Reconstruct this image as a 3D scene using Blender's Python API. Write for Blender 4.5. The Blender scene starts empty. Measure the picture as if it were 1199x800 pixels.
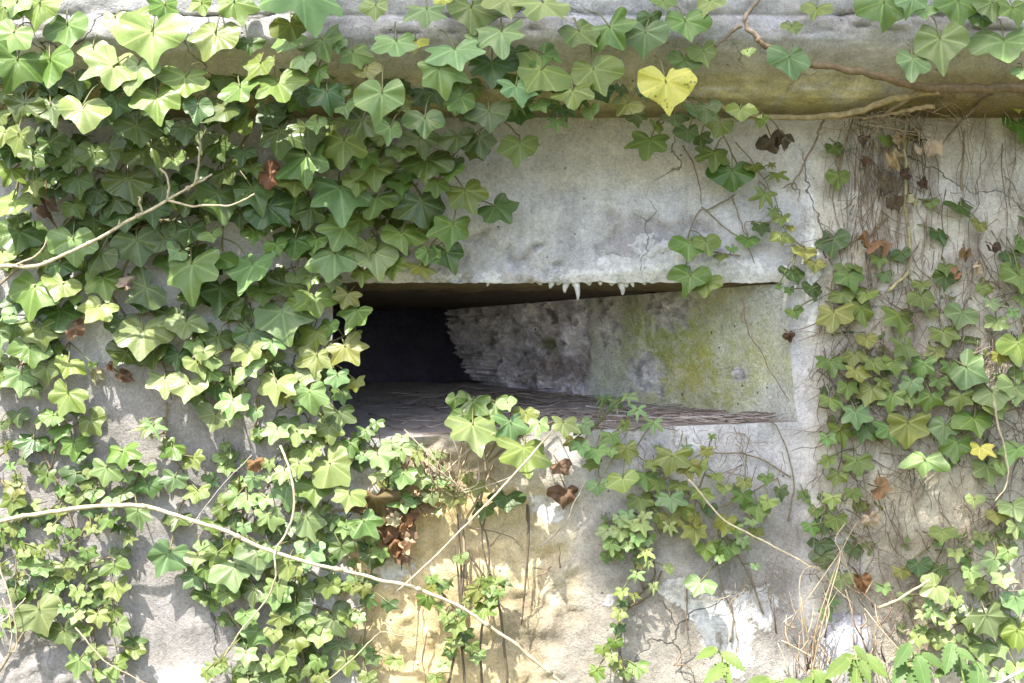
import bpy, math, random
import numpy as np
from mathutils import noise, Vector

rng = random.Random(7)
scene = bpy.context.scene
COL = scene.collection
D = 2.2            # camera distance to the face of the wall (y = 0)
S = 800.0          # photo pixels per metre on the face of the wall
CZ = 1.0           # camera height

def P(px, py, lift=0.0):
    """point that stands lift metres in front of the wall face, seen at photo pixel px,py"""
    k = (D - lift) / D / S
    return np.array([(px - 599.5) * k, -lift, CZ - (py - 400.0) * k])

def fbm(x, y, z=0.0, sc=1.0, o=4):
    return noise.fractal(Vector((x * sc, y * sc, z * sc)), 1.0, 2.0, o)

# ------------------------------------------------------------------ objects
def tag(o, label=None, cat=None, group=None, kind=None):
    if label: o['label'] = label
    if cat: o['category'] = cat
    if group: o['group'] = group
    if kind: o['kind'] = kind
    return o

def empty(name, loc, label, cat, group=None):
    o = bpy.data.objects.new(name, None)
    o.empty_display_size = 0.05
    COL.objects.link(o)
    o.location = loc
    return tag(o, label, cat, group)

class MB:
    """collects vertices, faces, uvs and colours for ONE mesh"""
    def __init__(s):
        s.v = []; s.f = []; s.uv = []; s.c = []; s.n = 0
    def add(s, v, f, uv=None, c=(1, 1, 1)):
        v = np.asarray(v, float)
        s.v.append(v)
        b = s.n
        s.f += [tuple(i + b for i in q) for q in f]
        s.uv.append(np.zeros((len(v), 2)) if uv is None else np.asarray(uv, float))
        c = np.asarray(c, float)
        c = np.tile(c, (len(v), 1)) if c.ndim == 1 else c
        if c.shape[1] == 3: c = np.hstack([c, np.zeros((len(c), 1))])
        s.c.append(c)
        s.n += len(v)
    def build(s, name, mat, parent=None, origin=(0, 0, 0), smooth=True):
        me = bpy.data.meshes.new(name)
        base = np.array(origin, float)
        v = np.vstack(s.v) - base
        me.from_pydata(v.tolist(), [], s.f)
        uv = np.vstack(s.uv); c = np.vstack(s.c)
        idx = np.empty(len(me.loops), np.int32)
        me.loops.foreach_get('vertex_index', idx)
        ul = me.uv_layers.new(name='UVMap')
        ul.data.foreach_set('uv', uv[idx].astype(np.float32).ravel())
        ca = me.color_attributes.new('Col', 'FLOAT_COLOR', 'POINT')
        ca.data.foreach_set('color', c.astype(np.float32).ravel())
        if smooth:
            me.polygons.foreach_set('use_smooth', np.ones(len(me.polygons), bool))
        me.materials.append(mat)
        me.update()
        o = bpy.data.objects.new(name, me)
        COL.objects.link(o)
        if parent is not None:
            o.parent = parent
            o.location = base - np.array(parent['_w'])
        else:
            o.location = base
        return o

def root(name, loc, label, cat, group=None):
    o = empty(name, loc, label, cat, group)
    ROOTS.append(o)
    o['_w'] = [float(a) for a in loc]
    return o
ROOTS = []

# ------------------------------------------------------------------ materials
class NT:
    def __init__(s, name):
        s.m = bpy.data.materials.new(name); s.m.use_nodes = True
        s.t = s.m.node_tree; s.t.nodes.clear()
        s.out = s.n('ShaderNodeOutputMaterial')
    def n(s, typ, **kw):
        x = s.t.nodes.new(typ)
        for k, v in kw.items(): setattr(x, k, v)
        return x
    def l(s, a, b): s.t.links.new(a, b)
    def val(s, sock, v):
        if hasattr(v, 'links') or isinstance(v, bpy.types.NodeSocket): s.l(v, sock)
        else: sock.default_value = v
    def math(s, op, a, b=0.0, c=0.0, clamp=False):
        x = s.n('ShaderNodeMath', operation=op, use_clamp=clamp)
        s.val(x.inputs[0], a); s.val(x.inputs[1], b); s.val(x.inputs[2], c)
        return x.outputs[0]
    def mix(s, f, a, b, blend='MIX'):
        x = s.n('ShaderNodeMix', data_type='RGBA', blend_type=blend)
        s.val(x.inputs[0], f); s.val(x.inputs[6], a); s.val(x.inputs[7], b)
        return x.outputs[2]
    def noise(s, vec, scale, detail=4.0, rough=0.6):
        x = s.n('ShaderNodeTexNoise'); s.l(vec, x.inputs['Vector'])
        x.inputs['Scale'].default_value = scale; x.inputs['Detail'].default_value = detail
        x.inputs['Roughness'].default_value = rough
        return x.outputs['Fac']
    def ramp(s, f, lo, hi, a=0.0, b=1.0):
        x = s.n('ShaderNodeMapRange', interpolation_type='SMOOTHSTEP')
        s.val(x.inputs[0], f); x.inputs[1].default_value = lo; x.inputs[2].default_value = hi
        x.inputs[3].default_value = a; x.inputs[4].default_value = b
        return x.outputs[0]
    def attr(s, name='Col'):
        x = s.n('ShaderNodeAttribute'); x.attribute_name = name
        return x.outputs['Color']

def mat_concrete(name, bump=0.5, fine=1.35, pores=0.75, cracks=0.8):
    t = NT(name)
    pos = t.n('ShaderNodeNewGeometry').outputs['Position']
    at = t.n('ShaderNodeAttribute'); at.attribute_name = 'Col'
    base = at.outputs['Color']; lime = at.outputs['Alpha']
    n1 = t.noise(pos, 26, 10, 0.72); n2 = t.noise(pos, 190, 6, 0.75); n3 = t.noise(pos, 5, 5, 0.6); n4 = t.noise(pos, 520, 3, 0.7)
    f = t.math('ADD', t.ramp(n1, 0.28, 0.72, 0.82, 1.22), t.ramp(n2, 0.3, 0.7, -0.13 * fine, 0.13 * fine))
    f = t.math('ADD', f, t.ramp(n4, 0.3, 0.7, -0.12 * fine, 0.12 * fine))
    f = t.math('MULTIPLY', f, t.ramp(n3, 0.3, 0.7, 0.88, 1.10))
    cc = t.n('ShaderNodeCombineColor'); [t.l(f, cc.inputs[i]) for i in range(3)]
    c = t.mix(1.0, base, cc.outputs[0], 'MULTIPLY')
    c = t.mix(t.ramp(t.noise(pos, 9, 4), 0.45, 0.7, 0.0, 0.3), c, t.mix(1.0, c, (1.06, 1.0, 0.86, 1), 'MULTIPLY'))
    c = t.mix(t.ramp(t.noise(pos, 14, 6, .7), 0.55, 0.68, 0.0, 0.28), c, t.mix(1.0, c, (0.76, 0.76, 0.80, 1), 'MULTIPLY'))
    # vertical water streaks
    mp = t.n('ShaderNodeMapping'); t.l(pos, mp.inputs[0]); mp.inputs['Scale'].default_value = (60, 60, 4)
    c = t.mix(t.ramp(t.noise(mp.outputs[0], 1, 5, .65), 0.52, 0.75, 0.0, 0.28), c, t.mix(1.0, c, (0.70, 0.69, 0.66, 1), 'MULTIPLY'))
    # lime bloom with a broken edge
    lm = t.math('ADD', lime, t.math('MULTIPLY', t.math('SUBTRACT', n1, 0.5), 1.5))
    lm = t.math('ADD', lm, t.math('MULTIPLY', t.math('SUBTRACT', n2, 0.5), 0.8))
    lm = t.math('MULTIPLY', t.ramp(lm, 0.40, 0.62, 0.0, 1.0), t.ramp(lime, 0.03, 0.25, 0, 1))
    c = t.mix(t.math('MULTIPLY', lm, .80), c, t.mix(t.ramp(t.math('ADD', t.math('MULTIPLY', n2, .5), t.math('MULTIPLY', n1, .5)), .36, .62), (.40, .385, .365, 1), (.82, .815, .80, 1)))
    v = t.n('ShaderNodeTexVoronoi'); t.l(pos, v.inputs['Vector']); v.inputs['Scale'].default_value = 62
    pore = t.math('MULTIPLY', t.ramp(v.outputs['Distance'], 0.04, 0.17, 1.0, 0.0), t.ramp(t.noise(pos, 33, 3), 0.53, 0.62, 0.0, pores))
    c = t.mix(pore, c, (0.07, 0.065, 0.06, 1))
    # hairline cracks
    dn = t.n('ShaderNodeTexNoise'); t.l(pos, dn.inputs['Vector']); dn.inputs['Scale'].default_value = 14; dn.inputs['Detail'].default_value = 6
    dv = t.n('ShaderNodeVectorMath', operation='MULTIPLY_ADD'); t.l(dn.outputs['Color'], dv.inputs[0]); dv.inputs[1].default_value = (.10, .10, .10); t.l(pos, dv.inputs[2])
    ve = t.n('ShaderNodeTexVoronoi', feature='DISTANCE_TO_EDGE'); t.l(dv.outputs[0], ve.inputs['Vector']); ve.inputs['Scale'].default_value = 3.2
    crk = t.math('MULTIPLY', t.ramp(ve.outputs['Distance'], 0.001, 0.0055, 1.0, 0.0), t.ramp(t.noise(pos, 2.2, 2), 0.50, 0.60, 0.0, cracks))
    c = t.mix(crk, c, (0.055, 0.05, 0.045, 1))
    b = t.n('ShaderNodeBsdfPrincipled'); t.l(c, b.inputs['Base Color'])
    b.inputs['Roughness'].default_value = 0.92; b.inputs['Specular IOR Level'].default_value = 0.18
    h = t.math('ADD', t.math('MULTIPLY', n1, 0.8), t.math('MULTIPLY', n2, 0.5))
    h = t.math('ADD', h, t.math('MULTIPLY', n4, 0.2))
    h = t.math('ADD', h, t.math('MULTIPLY', lm, 0.12))
    h = t.math('SUBTRACT', h, t.math('ADD', t.math('MULTIPLY', pore, 0.6), t.math('MULTIPLY', crk, 0.6)))
    bp = t.n('ShaderNodeBump'); bp.inputs['Strength'].default_value = bump; bp.inputs['Distance'].default_value = 0.008
    t.l(h, bp.inputs['Height']); t.l(bp.outputs[0], b.inputs['Normal'])
    t.l(b.outputs[0], t.out.inputs[0])
    return t.m

def mat_leaf(name, rough=0.42, trans=0.22, vein=0.72, spots=False, dry=False):
    t = NT(name)
    base = t.attr()
    trans *= .7
    uv = t.n('ShaderNodeUVMap'); uv.uv_map = 'UVMap'
    sx = t.n('ShaderNodeSeparateXYZ'); t.l(uv.outputs[0], sx.inputs[0])
    ax = t.math('ABSOLUTE', sx.outputs[0]); y = sx.outputs[1]
    pos = t.n('ShaderNodeNewGeometry').outputs['Position']
    veins = None; sec = None
    for dx, dy in ((0.0, -1.0), (0.89, -0.45), (0.93, 0.36)):
        cr = t.math('ABSOLUTE', t.math('SUBTRACT', t.math('MULTIPLY', ax, dy), t.math('MULTIPLY', y, dx)))
        dt = t.math('ADD', t.math('MULTIPLY', ax, dx), t.math('MULTIPLY', y, dy))
        on = t.math('GREATER_THAN', dt, -0.01)
        w = t.math('MULTIPLY', t.ramp(t.math('ADD', cr, t.math('MULTIPLY', dt, 0.012)), 0.007, 0.032, 1.0, 0.0), on)
        veins = w if veins is None else t.math('MAXIMUM', veins, w)
        fr = t.math('FRACT', t.math('MULTIPLY', t.math('SUBTRACT', dt, t.math('MULTIPLY', cr, 0.9)), 8.5))
        ln = t.ramp(t.math('ABSOLUTE', t.math('SUBTRACT', fr, 0.5)), 0.0, 0.10, 1.0, 0.0)
        ln = t.math('MULTIPLY', t.math('MULTIPLY', ln, t.ramp(cr, 0.08, 0.16, 1.0, 0.0)), on)
        sec = ln if sec is None else t.math('MAXIMUM', sec, ln)
    n = t.noise(pos, 55, 5)
    c = t.mix(t.ramp(n, 0.3, 0.72, 0.0, 0.55), base, t.mix(1.0, base, (0.72, 0.8, 0.7, 1), 'MULTIPLY'))
    c = t.mix(t.ramp(t.noise(pos, 18, 3), 0.5, 0.75, 0.0, 0.30), c, t.mix(1.0, c, (1.35, 1.15, 0.8, 1), 'MULTIPLY'))
    light = t.mix(1.0, t.mix(1.0, base, (1.5, 1.4, 1.5, 1), 'MULTIPLY'), (0.035, 0.045, 0.02, 1), 'ADD')
    c = t.mix(t.math('MULTIPLY', veins, vein), c, light)
    c = t.mix(t.math('MULTIPLY', sec, vein * 0.28), c, light)
    vn = t.n('ShaderNodeTexVoronoi', feature='DISTANCE_TO_EDGE'); t.l(uv.outputs[0], vn.inputs['Vector']); vn.inputs['Scale'].default_value = 17
    c = t.mix(t.math('MULTIPLY', t.ramp(vn.outputs['Distance'], 0.01, 0.09, 1.0, 0.0), vein * .20), c, light)
    c = t.mix(t.ramp(t.noise(pos, 75, 6, .7), 0.5, 0.75, 0.0, 0.16), c, (0.30, 0.29, 0.22, 1))
    if spots:
        v = t.n('ShaderNodeTexVoronoi'); t.l(pos, v.inputs['Vector']); v.inputs['Scale'].default_value = 170
        sp = t.math('MULTIPLY', t.ramp(v.outputs['Distance'], 0.18, 0.45, 1, 0), t.ramp(t.noise(pos, 30, 3), 0.47, 0.56, 0, .9))
        c = t.mix(sp, c, (0.13, 0.11, 0.03, 1))
    if not dry:   # small blemishes
        v2 = t.n('ShaderNodeTexVoronoi'); t.l(pos, v2.inputs['Vector']); v2.inputs['Scale'].default_value = 120
        bl = t.math('MULTIPLY', t.ramp(v2.outputs['Distance'], 0.06, 0.16, 1, 0), t.ramp(t.noise(pos, 16, 2), 0.57, 0.66, 0, 0.85))
        c = t.mix(bl, c, (0.10, 0.085, 0.03, 1))
    b = t.n('ShaderNodeBsdfPrincipled'); t.l(c, b.inputs['Base Color'])
    b.inputs['Roughness'].default_value = rough; b.inputs['Specular IOR Level'].default_value = 0.12 if dry else 0.40
    if not dry: t.l(t.ramp(t.noise(pos, 30, 3), 0.35, 0.7, rough - 0.08, rough + 0.14), b.inputs['Roughness'])
    h = t.math('SUBTRACT', t.math('MULTIPLY', t.noise(pos, 120, 4), 0.5), t.math('ADD', t.math('MULTIPLY', veins, 0.5), t.math('MULTIPLY', sec, 0.2)))
    bp = t.n('ShaderNodeBump'); bp.inputs['Strength'].default_value = 0.35; bp.inputs['Distance'].default_value = 0.0015
    t.l(h, bp.inputs['Height']); t.l(bp.outputs[0], b.inputs['Normal'])
    tr = t.n('ShaderNodeBsdfTranslucent')
    t.l(t.mix(1.0, c, (1.25, 1.2, 0.6, 1), 'MULTIPLY'), tr.inputs['Color'])
    ms = t.n('ShaderNodeMixShader'); ms.inputs[0].default_value = trans
    t.l(b.outputs[0], ms.inputs[1]); t.l(tr.outputs[0], ms.inputs[2]); t.l(ms.outputs[0], t.out.inputs[0])
    return t.m

def mat_bark(name, rough=0.85, bump=0.5):
    t = NT(name)
    pos = t.n('ShaderNodeNewGeometry').outputs['Position']
    base = t.attr()
    n = t.noise(pos, 130, 5, 0.65)
    f = t.ramp(n, 0.3, 0.7, 0.7, 1.2)
    cc = t.n('ShaderNodeCombineColor'); [t.l(f, cc.inputs[i]) for i in range(3)]
    c = t.mix(1.0, base, cc.outputs[0], 'MULTIPLY')
    b = t.n('ShaderNodeBsdfPrincipled'); t.l(c, b.inputs['Base Color'])
    b.inputs['Roughness'].default_value = rough; b.inputs['Specular IOR Level'].default_value = 0.2
    bp = t.n('ShaderNodeBump'); bp.inputs['Strength'].default_value = bump; bp.inputs['Distance'].default_value = 0.002
    t.l(n, bp.inputs['Height']); t.l(bp.outputs[0], b.inputs['Normal'])
    t.l(b.outputs[0], t.out.inputs[0])
    return t.m

M_WALL = mat_concrete('weathered_concrete', 0.7)
M_ROUGH = mat_concrete('spalled_concrete', 1.0, 1.7, 0.9, 0.0)
M_DARK = mat_concrete('inner_concrete', 0.5)
M_LEAF = mat_leaf('ivy_leaf')
M_LEAFG = mat_leaf('glossy_ivy_leaf', rough=0.30, trans=0.14)
M_SPOT = mat_leaf('spotted_yellow_leaf', rough=0.45, trans=0.3, vein=0.35, spots=True)
M_DEAD = mat_leaf('dead_leaf', rough=0.8, trans=0.15, vein=0.3, dry=True)
M_NET = mat_leaf('nettle_leaf', rough=0.6, trans=0.3, vein=0.35)
M_BARK = mat_bark('ivy_bark')
M_STRAW = mat_bark('dry_straw', 0.6, 0.3)
t = NT('soil')
pos = t.n('ShaderNodeNewGeometry').outputs['Position']
c = t.mix(t.ramp(t.noise(pos, 6, 6), 0.35, 0.65), (0.10, 0.075, 0.045, 1), (0.09, 0.12, 0.035, 1))
b = t.n('ShaderNodeBsdfPrincipled'); t.l(c, b.inputs['Base Color']); b.inputs['Roughness'].default_value = 1
t.l(b.outputs[0], t.out.inputs[0]); M_SOIL = t.m

# ------------------------------------------------------------------ geometry helpers
def smoothline(pts, n=6):
    pts = [np.asarray(p, float) for p in pts]
    if len(pts) < 3:
        a, b = pts[0], pts[-1]
        return [a + (b - a) * i / n for i in range(n + 1)]
    q = [2 * pts[0] - pts[1]] + pts + [2 * pts[-1] - pts[-2]]
    out = []
    for i in range(1, len(q) - 2):
        for k in range(n):
            u = k / n
            p0, p1, p2, p3 = q[i - 1], q[i], q[i + 1], q[i + 2]
            out.append(0.5 * (2 * p1 + (p2 - p0) * u + (2 * p0 - 5 * p1 + 4 * p2 - p3) * u * u + (3 * p1 - p0 - 3 * p2 + p3) * u ** 3))
    out.append(pts[-1])
    return out

def tube(mb, pts, r0, r1=None, sides=5, col=(0.3, 0.25, 0.15), knots=0.0, uv=None):
    pts = [np.asarray(p, float) for p in pts]
    r1 = r0 if r1 is None else r1
    n = len(pts); vs = []; fs = []
    prev = None
    for i, p in enumerate(pts):
        d = pts[min(i + 1, n - 1)] - pts[max(i - 1, 0)]
        d = d / (np.linalg.norm(d) + 1e-9)
        if prev is None:
            ref = np.array([0, -1.0, 0]) if abs(d[1]) < 0.9 else np.array([1.0, 0, 0])
        else: ref = prev
        u = ref - d * ref.dot(d); u /= np.linalg.norm(u) + 1e-9
        prev = u
        w = np.cross(d, u)
        r = r0 + (r1 - r0) * i / max(1, n - 1)
        if knots: r *= 1 + knots * rng.uniform(-1, 1)
        for k in range(sides):
            a = 2 * math.pi * k / sides
            vs.append(p + (u * math.cos(a) + w * math.sin(a)) * r)
    for i in range(n - 1):
        for k in range(sides):
            a = i * sides + k; b2 = i * sides + (k + 1) % sides
            fs.append((a, b2, b2 + sides, a + sides))
    fs.append(tuple(range(sides))[::-1]); fs.append(tuple((n - 1) * sides + k for k in range(sides)))
    mb.add(vs, fs, np.tile(np.array([[0.0, 0.0]]), (len(vs), 1)) if uv is None else np.tile(np.array([uv]), (len(vs), 1)), col)

OUT = {
 's': [(0,-.61),(.11,-.475),(.195,-.345),(.315,-.345),(.46,-.30),(.45,-.17),(.37,-.05),(.42,.05),(.42,.16),(.31,.215),(.16,.18),(.05,.10),(0,.03)],
 't': [(0,-.59),(.12,-.455),(.235,-.34),(.375,-.285),(.50,-.17),(.49,.0),(.42,.15),(.28,.245),(.15,.225),(.05,.13),(0,.05)],
 'h': [(0,-.56),(.10,-.43),(.24,-.31),(.44,-.19),(.52,-.02),(.49,.14),(.36,.25),(.20,.26),(.07,.17),(0,.07)],
 'w': [(0,-.42),(.09,-.31),(.18,-.22),(.37,-.26),(.58,-.23),(.52,-.05),(.41,.10),(.26,.19),(.12,.15),(.04,.09),(0,.03)],
 'd': [(0,-.64),(.06,-.44),(.11,-.25),(.28,-.34),(.47,-.40),(.38,-.18),(.25,-.04),(.36,.06),(.43,.17),(.25,.20),(.11,.14),(.04,.08),(0,.02)],
}
OCT = {k: (0.0, (min(p[1] for p in v) + max(p[1] for p in v)) / 2) for k, v in OUT.items()}

def leaf_local(kind, L, crumple=0.0, hi=True, fold=None):
    half = OUT[kind]
    jr = lambda a: 1 + rng.uniform(-a, a)
    ja, jb = jr(.20), jr(.20)
    skew = rng.uniform(-.22, .22)
    right = [(x * ja * jr(.08), y * jr(.08)) for x, y in half]
    left = [(-x * jb * jr(.08), y * jr(.08)) for x, y in half]
    left[0] = right[0]; left[-1] = right[-1]
    loop = right + left[-2:0:-1]
    n = len(loop)
    if hi:
        q = []
        tips = {0}
        for i in range(n):
            p0, p1, p2, p3 = [np.array(loop[(i + j) % n]) for j in (-1, 0, 1, 2)]
            q.append(p1)
            q.append((-p0 + 9 * p1 + 9 * p2 - p3) / 16)
        loop = q
        if L > .03:
            q = []
            for i in range(len(loop)):
                p0, p1, p2, p3 = [loop[(i + j) % len(loop)] for j in (-1, 0, 1, 2)]
                q += [p1, (-p0 + 9 * p1 + 9 * p2 - p3) / 16]
            loop = q
        sd0 = rng.uniform(0, 99)
        loop = [p * (1 + .07 * noise.noise(Vector((p[0] * 5 + sd0, p[1] * 5, 0))) + .03 * noise.noise(Vector((p[0] * 14 + sd0, p[1] * 14, 3)))) for p in loop]
        if L > .03 and rng.random() < .16:      # a bite out of the margin
            k0 = rng.randrange(len(loop)); w0 = rng.randint(2, 4)
            for k in range(-w0, w0 + 1):
                loop[(k0 + k) % len(loop)] = loop[(k0 + k) % len(loop)] * (1 - .28 * (1 - (k / (w0 + 1)) ** 2))
    loop = np.array([(p[0] + skew * p[1], p[1]) for p in loop])
    n = len(loop)
    rings = (0.25, 0.5, 0.76, 1.0) if hi else (0.55, 1.0)
    uvs = [(0.0, 0.0)]
    for r in rings:
        for p in loop:
            # inner rings pulled to the middle of the blade so that they stay inside
            uvs.append((p[0] * r, p[1] * r))
    uvs = np.array(uvs)
    faces = []
    for i in range(n):
        faces.append((0, 1 + (i + 1) % n, 1 + i))
    for r in range(len(rings) - 1):
        a = 1 + r * n; b2 = a + n
        for i in range(n):
            j = (i + 1) % n
            faces.append((a + i, a + j, b2 + j, b2 + i))
    fold = rng.uniform(-.05, .20) if fold is None else fold
    curl = rng.uniform(-.35, .12); cx = rng.uniform(-.25, .10)
    ph = rng.uniform(0, 6.28); wv = rng.uniform(.015, .055)
    x, y = uvs[:, 0], uvs[:, 1]
    z = fold * np.abs(x) * (1 - .8 * np.abs(x)) + curl * y * y + cx * x * x
    rr = np.hypot(x, y); th = np.arctan2(y, x)
    z = z + wv * np.sin(5 * th + ph) * (rr / .5) ** 2 + 0.012 * np.sin(9 * th + ph * 2) * rr * 2
    sz = rng.uniform(0, 99)
    if hi: z = z + np.array([.055 * noise.noise(Vector((a * 2.6 + sz, b * 2.6, 0))) + .02 * noise.noise(Vector((a * 7 + sz, b * 7, 4))) for a, b in uvs])
    if crumple:
        sd = rng.uniform(0, 50)
        z = z + np.array([crumple * noise.noise(Vector((a * 4 + sd, b * 4, sd))) for a, b in uvs])
        sq = 1 - crumple * .9
        x = x * (sq if rng.random() < .5 else 1); 
    oc = OCT[kind][1]
    v = np.stack([x, y - oc, z], 1) * L
    return v, faces, uvs * np.array([1, 1]), np.array([0, -oc, 0]) * L

def rotm(a, pitch, yaw):
    ca, sa = math.cos(a), math.sin(a)
    R = np.array([[ca, -sa, 0], [sa, ca, 0], [0, 0, 1]])
    cp, sp = math.cos(pitch), math.sin(pitch)
    Px = np.array([[1, 0, 0], [0, cp, sp], [0, -sp, cp]])     # tip comes out, normal turns up
    cy, sy = math.cos(yaw), math.sin(yaw)
    Yw = np.array([[cy, 0, sy], [0, 1, 0], [-sy, 0, cy]])
    return Yw @ Px @ R

def towld(v, c):
    return np.stack([c[0] + v[:, 0], c[1] - v[:, 2], c[2] + v[:, 1]], 1)

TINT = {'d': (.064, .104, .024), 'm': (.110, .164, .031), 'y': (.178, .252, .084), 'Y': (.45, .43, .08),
        'o': (.145, .172, .036), 'b': (.19, .115, .065), 't': (.42, .32, .21), 'k': (.085, .055, .038), 'g': (.135, .195, .064)}  # y: paler young leaf, sunlit tone partly painted into its colour

def leaf_into(mb, c, px, a, kind, tint, hi=True, attach=None, pitch=None, yaw=None):
    """one leaf blade with its stalk; c centre of the blade in the world"""
    dead = tint in 'btk'
    pitch = math.radians(rng.uniform(4, 42)) if pitch is None else pitch
    yaw = math.radians(rng.gauss(0, 16)) if yaw is None else yaw
    L = px / S * (D + c[1]) / D * 1.09
    v, f, uv, base = leaf_local(kind, L, crumple=rng.uniform(.25, .5) if dead else 0, hi=hi)
    R = rotm(math.radians(a) + rng.gauss(0, .04), pitch, yaw)
    w = towld(v @ R.T, c)
    col = np.array(TINT[tint]) * np.array([rng.uniform(.82, 1.2), 1, rng.uniform(.8, 1.2)]) * rng.uniform(.84, 1.18)
    if not dead:   # rim of older leaves is a little darker, base a little paler: pigment
        col = np.clip(col, .01, .8)
    mb.add(w, f, uv, col)
    b = towld((base[None, :]) @ R.T, c)[0]
    up = np.array([-math.sin(math.radians(a)), 0, math.cos(math.radians(a))])
    dep = max(0.004, -b[1])
    if attach is None:
        e = b + up * L * rng.uniform(.35, .6) + np.array([rng.uniform(-.2, .2) * L, min(dep * .75, .035), 0])
    else: e = attach
    m = (b + e) / 2 + up * L * .10 + np.array([0, -.004, 0])
    tube(mb, smoothline([b + (towld((np.array([[0, -.02 * L, .002]])) @ R.T, (0, 0, 0))[0]), m, e], 4), .0009 + L * .004, .0008 + L * .003,
         4, np.array((.20, .20, .085)) if not dead else np.array((.2, .13, .07)), uv=(0, 1.5))
    return b

# ------------------------------------------------------------------ setting: ground, bunker
GZ = 0.42
mb = MB()
gx = np.concatenate([np.linspace(-60, -4, 8), np.linspace(-3, 3, 25), np.linspace(4, 60, 8)])
gy = np.concatenate([np.linspace(-60, -6, 8), np.linspace(-5, 0.3, 24), np.linspace(3, 60, 8)])
V = [(x, y, GZ + (0.03 * fbm(x, y, 0, 1.5) if abs(x) < 4 and -5 < y < 1 else 0)) for y in gy for x in gx]
F = [(j * len(gx) + i, j * len(gx) + i + 1, (j + 1) * len(gx) + i + 1, (j + 1) * len(gx) + i) for j in range(len(gy) - 1) for i in range(len(gx) - 1)]
mb.add(V, F)
tag(mb.build('ground', M_SOIL), kind='structure')

bunker = root('bunker', (0, 0.3, GZ), 'stained grey concrete bunker with a dark horizontal firing slit, overgrown with ivy', 'bunker')

def sm(a, b, x):
    t = min(1, max(0, (x - a) / (b - a))) if a != b else float(x > a)
    return t * t * (3 - 2 * t)
def ell(x, y, cx, cy, rx, ry, soft=.35, n=0.0):
    d = math.hypot((x - cx) / rx, (y - cy) / ry) + n
    return 1 - sm(1 - soft, 1 + soft, d)
def lerp(a, b, t): return a + (np.asarray(b) - a) * t

GREY = np.array((.520, .505, .510)); BEIGE = np.array((.530, .485, .395)); CREAM = np.array((.66, .505, .25))
WHITE = np.array((.78, .78, .77)); STAIN = np.array((.15, .145, .14)); ALGAE = np.array((.23, .235, .06)); OCHRE = np.array((.34, .28, .13))

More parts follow.
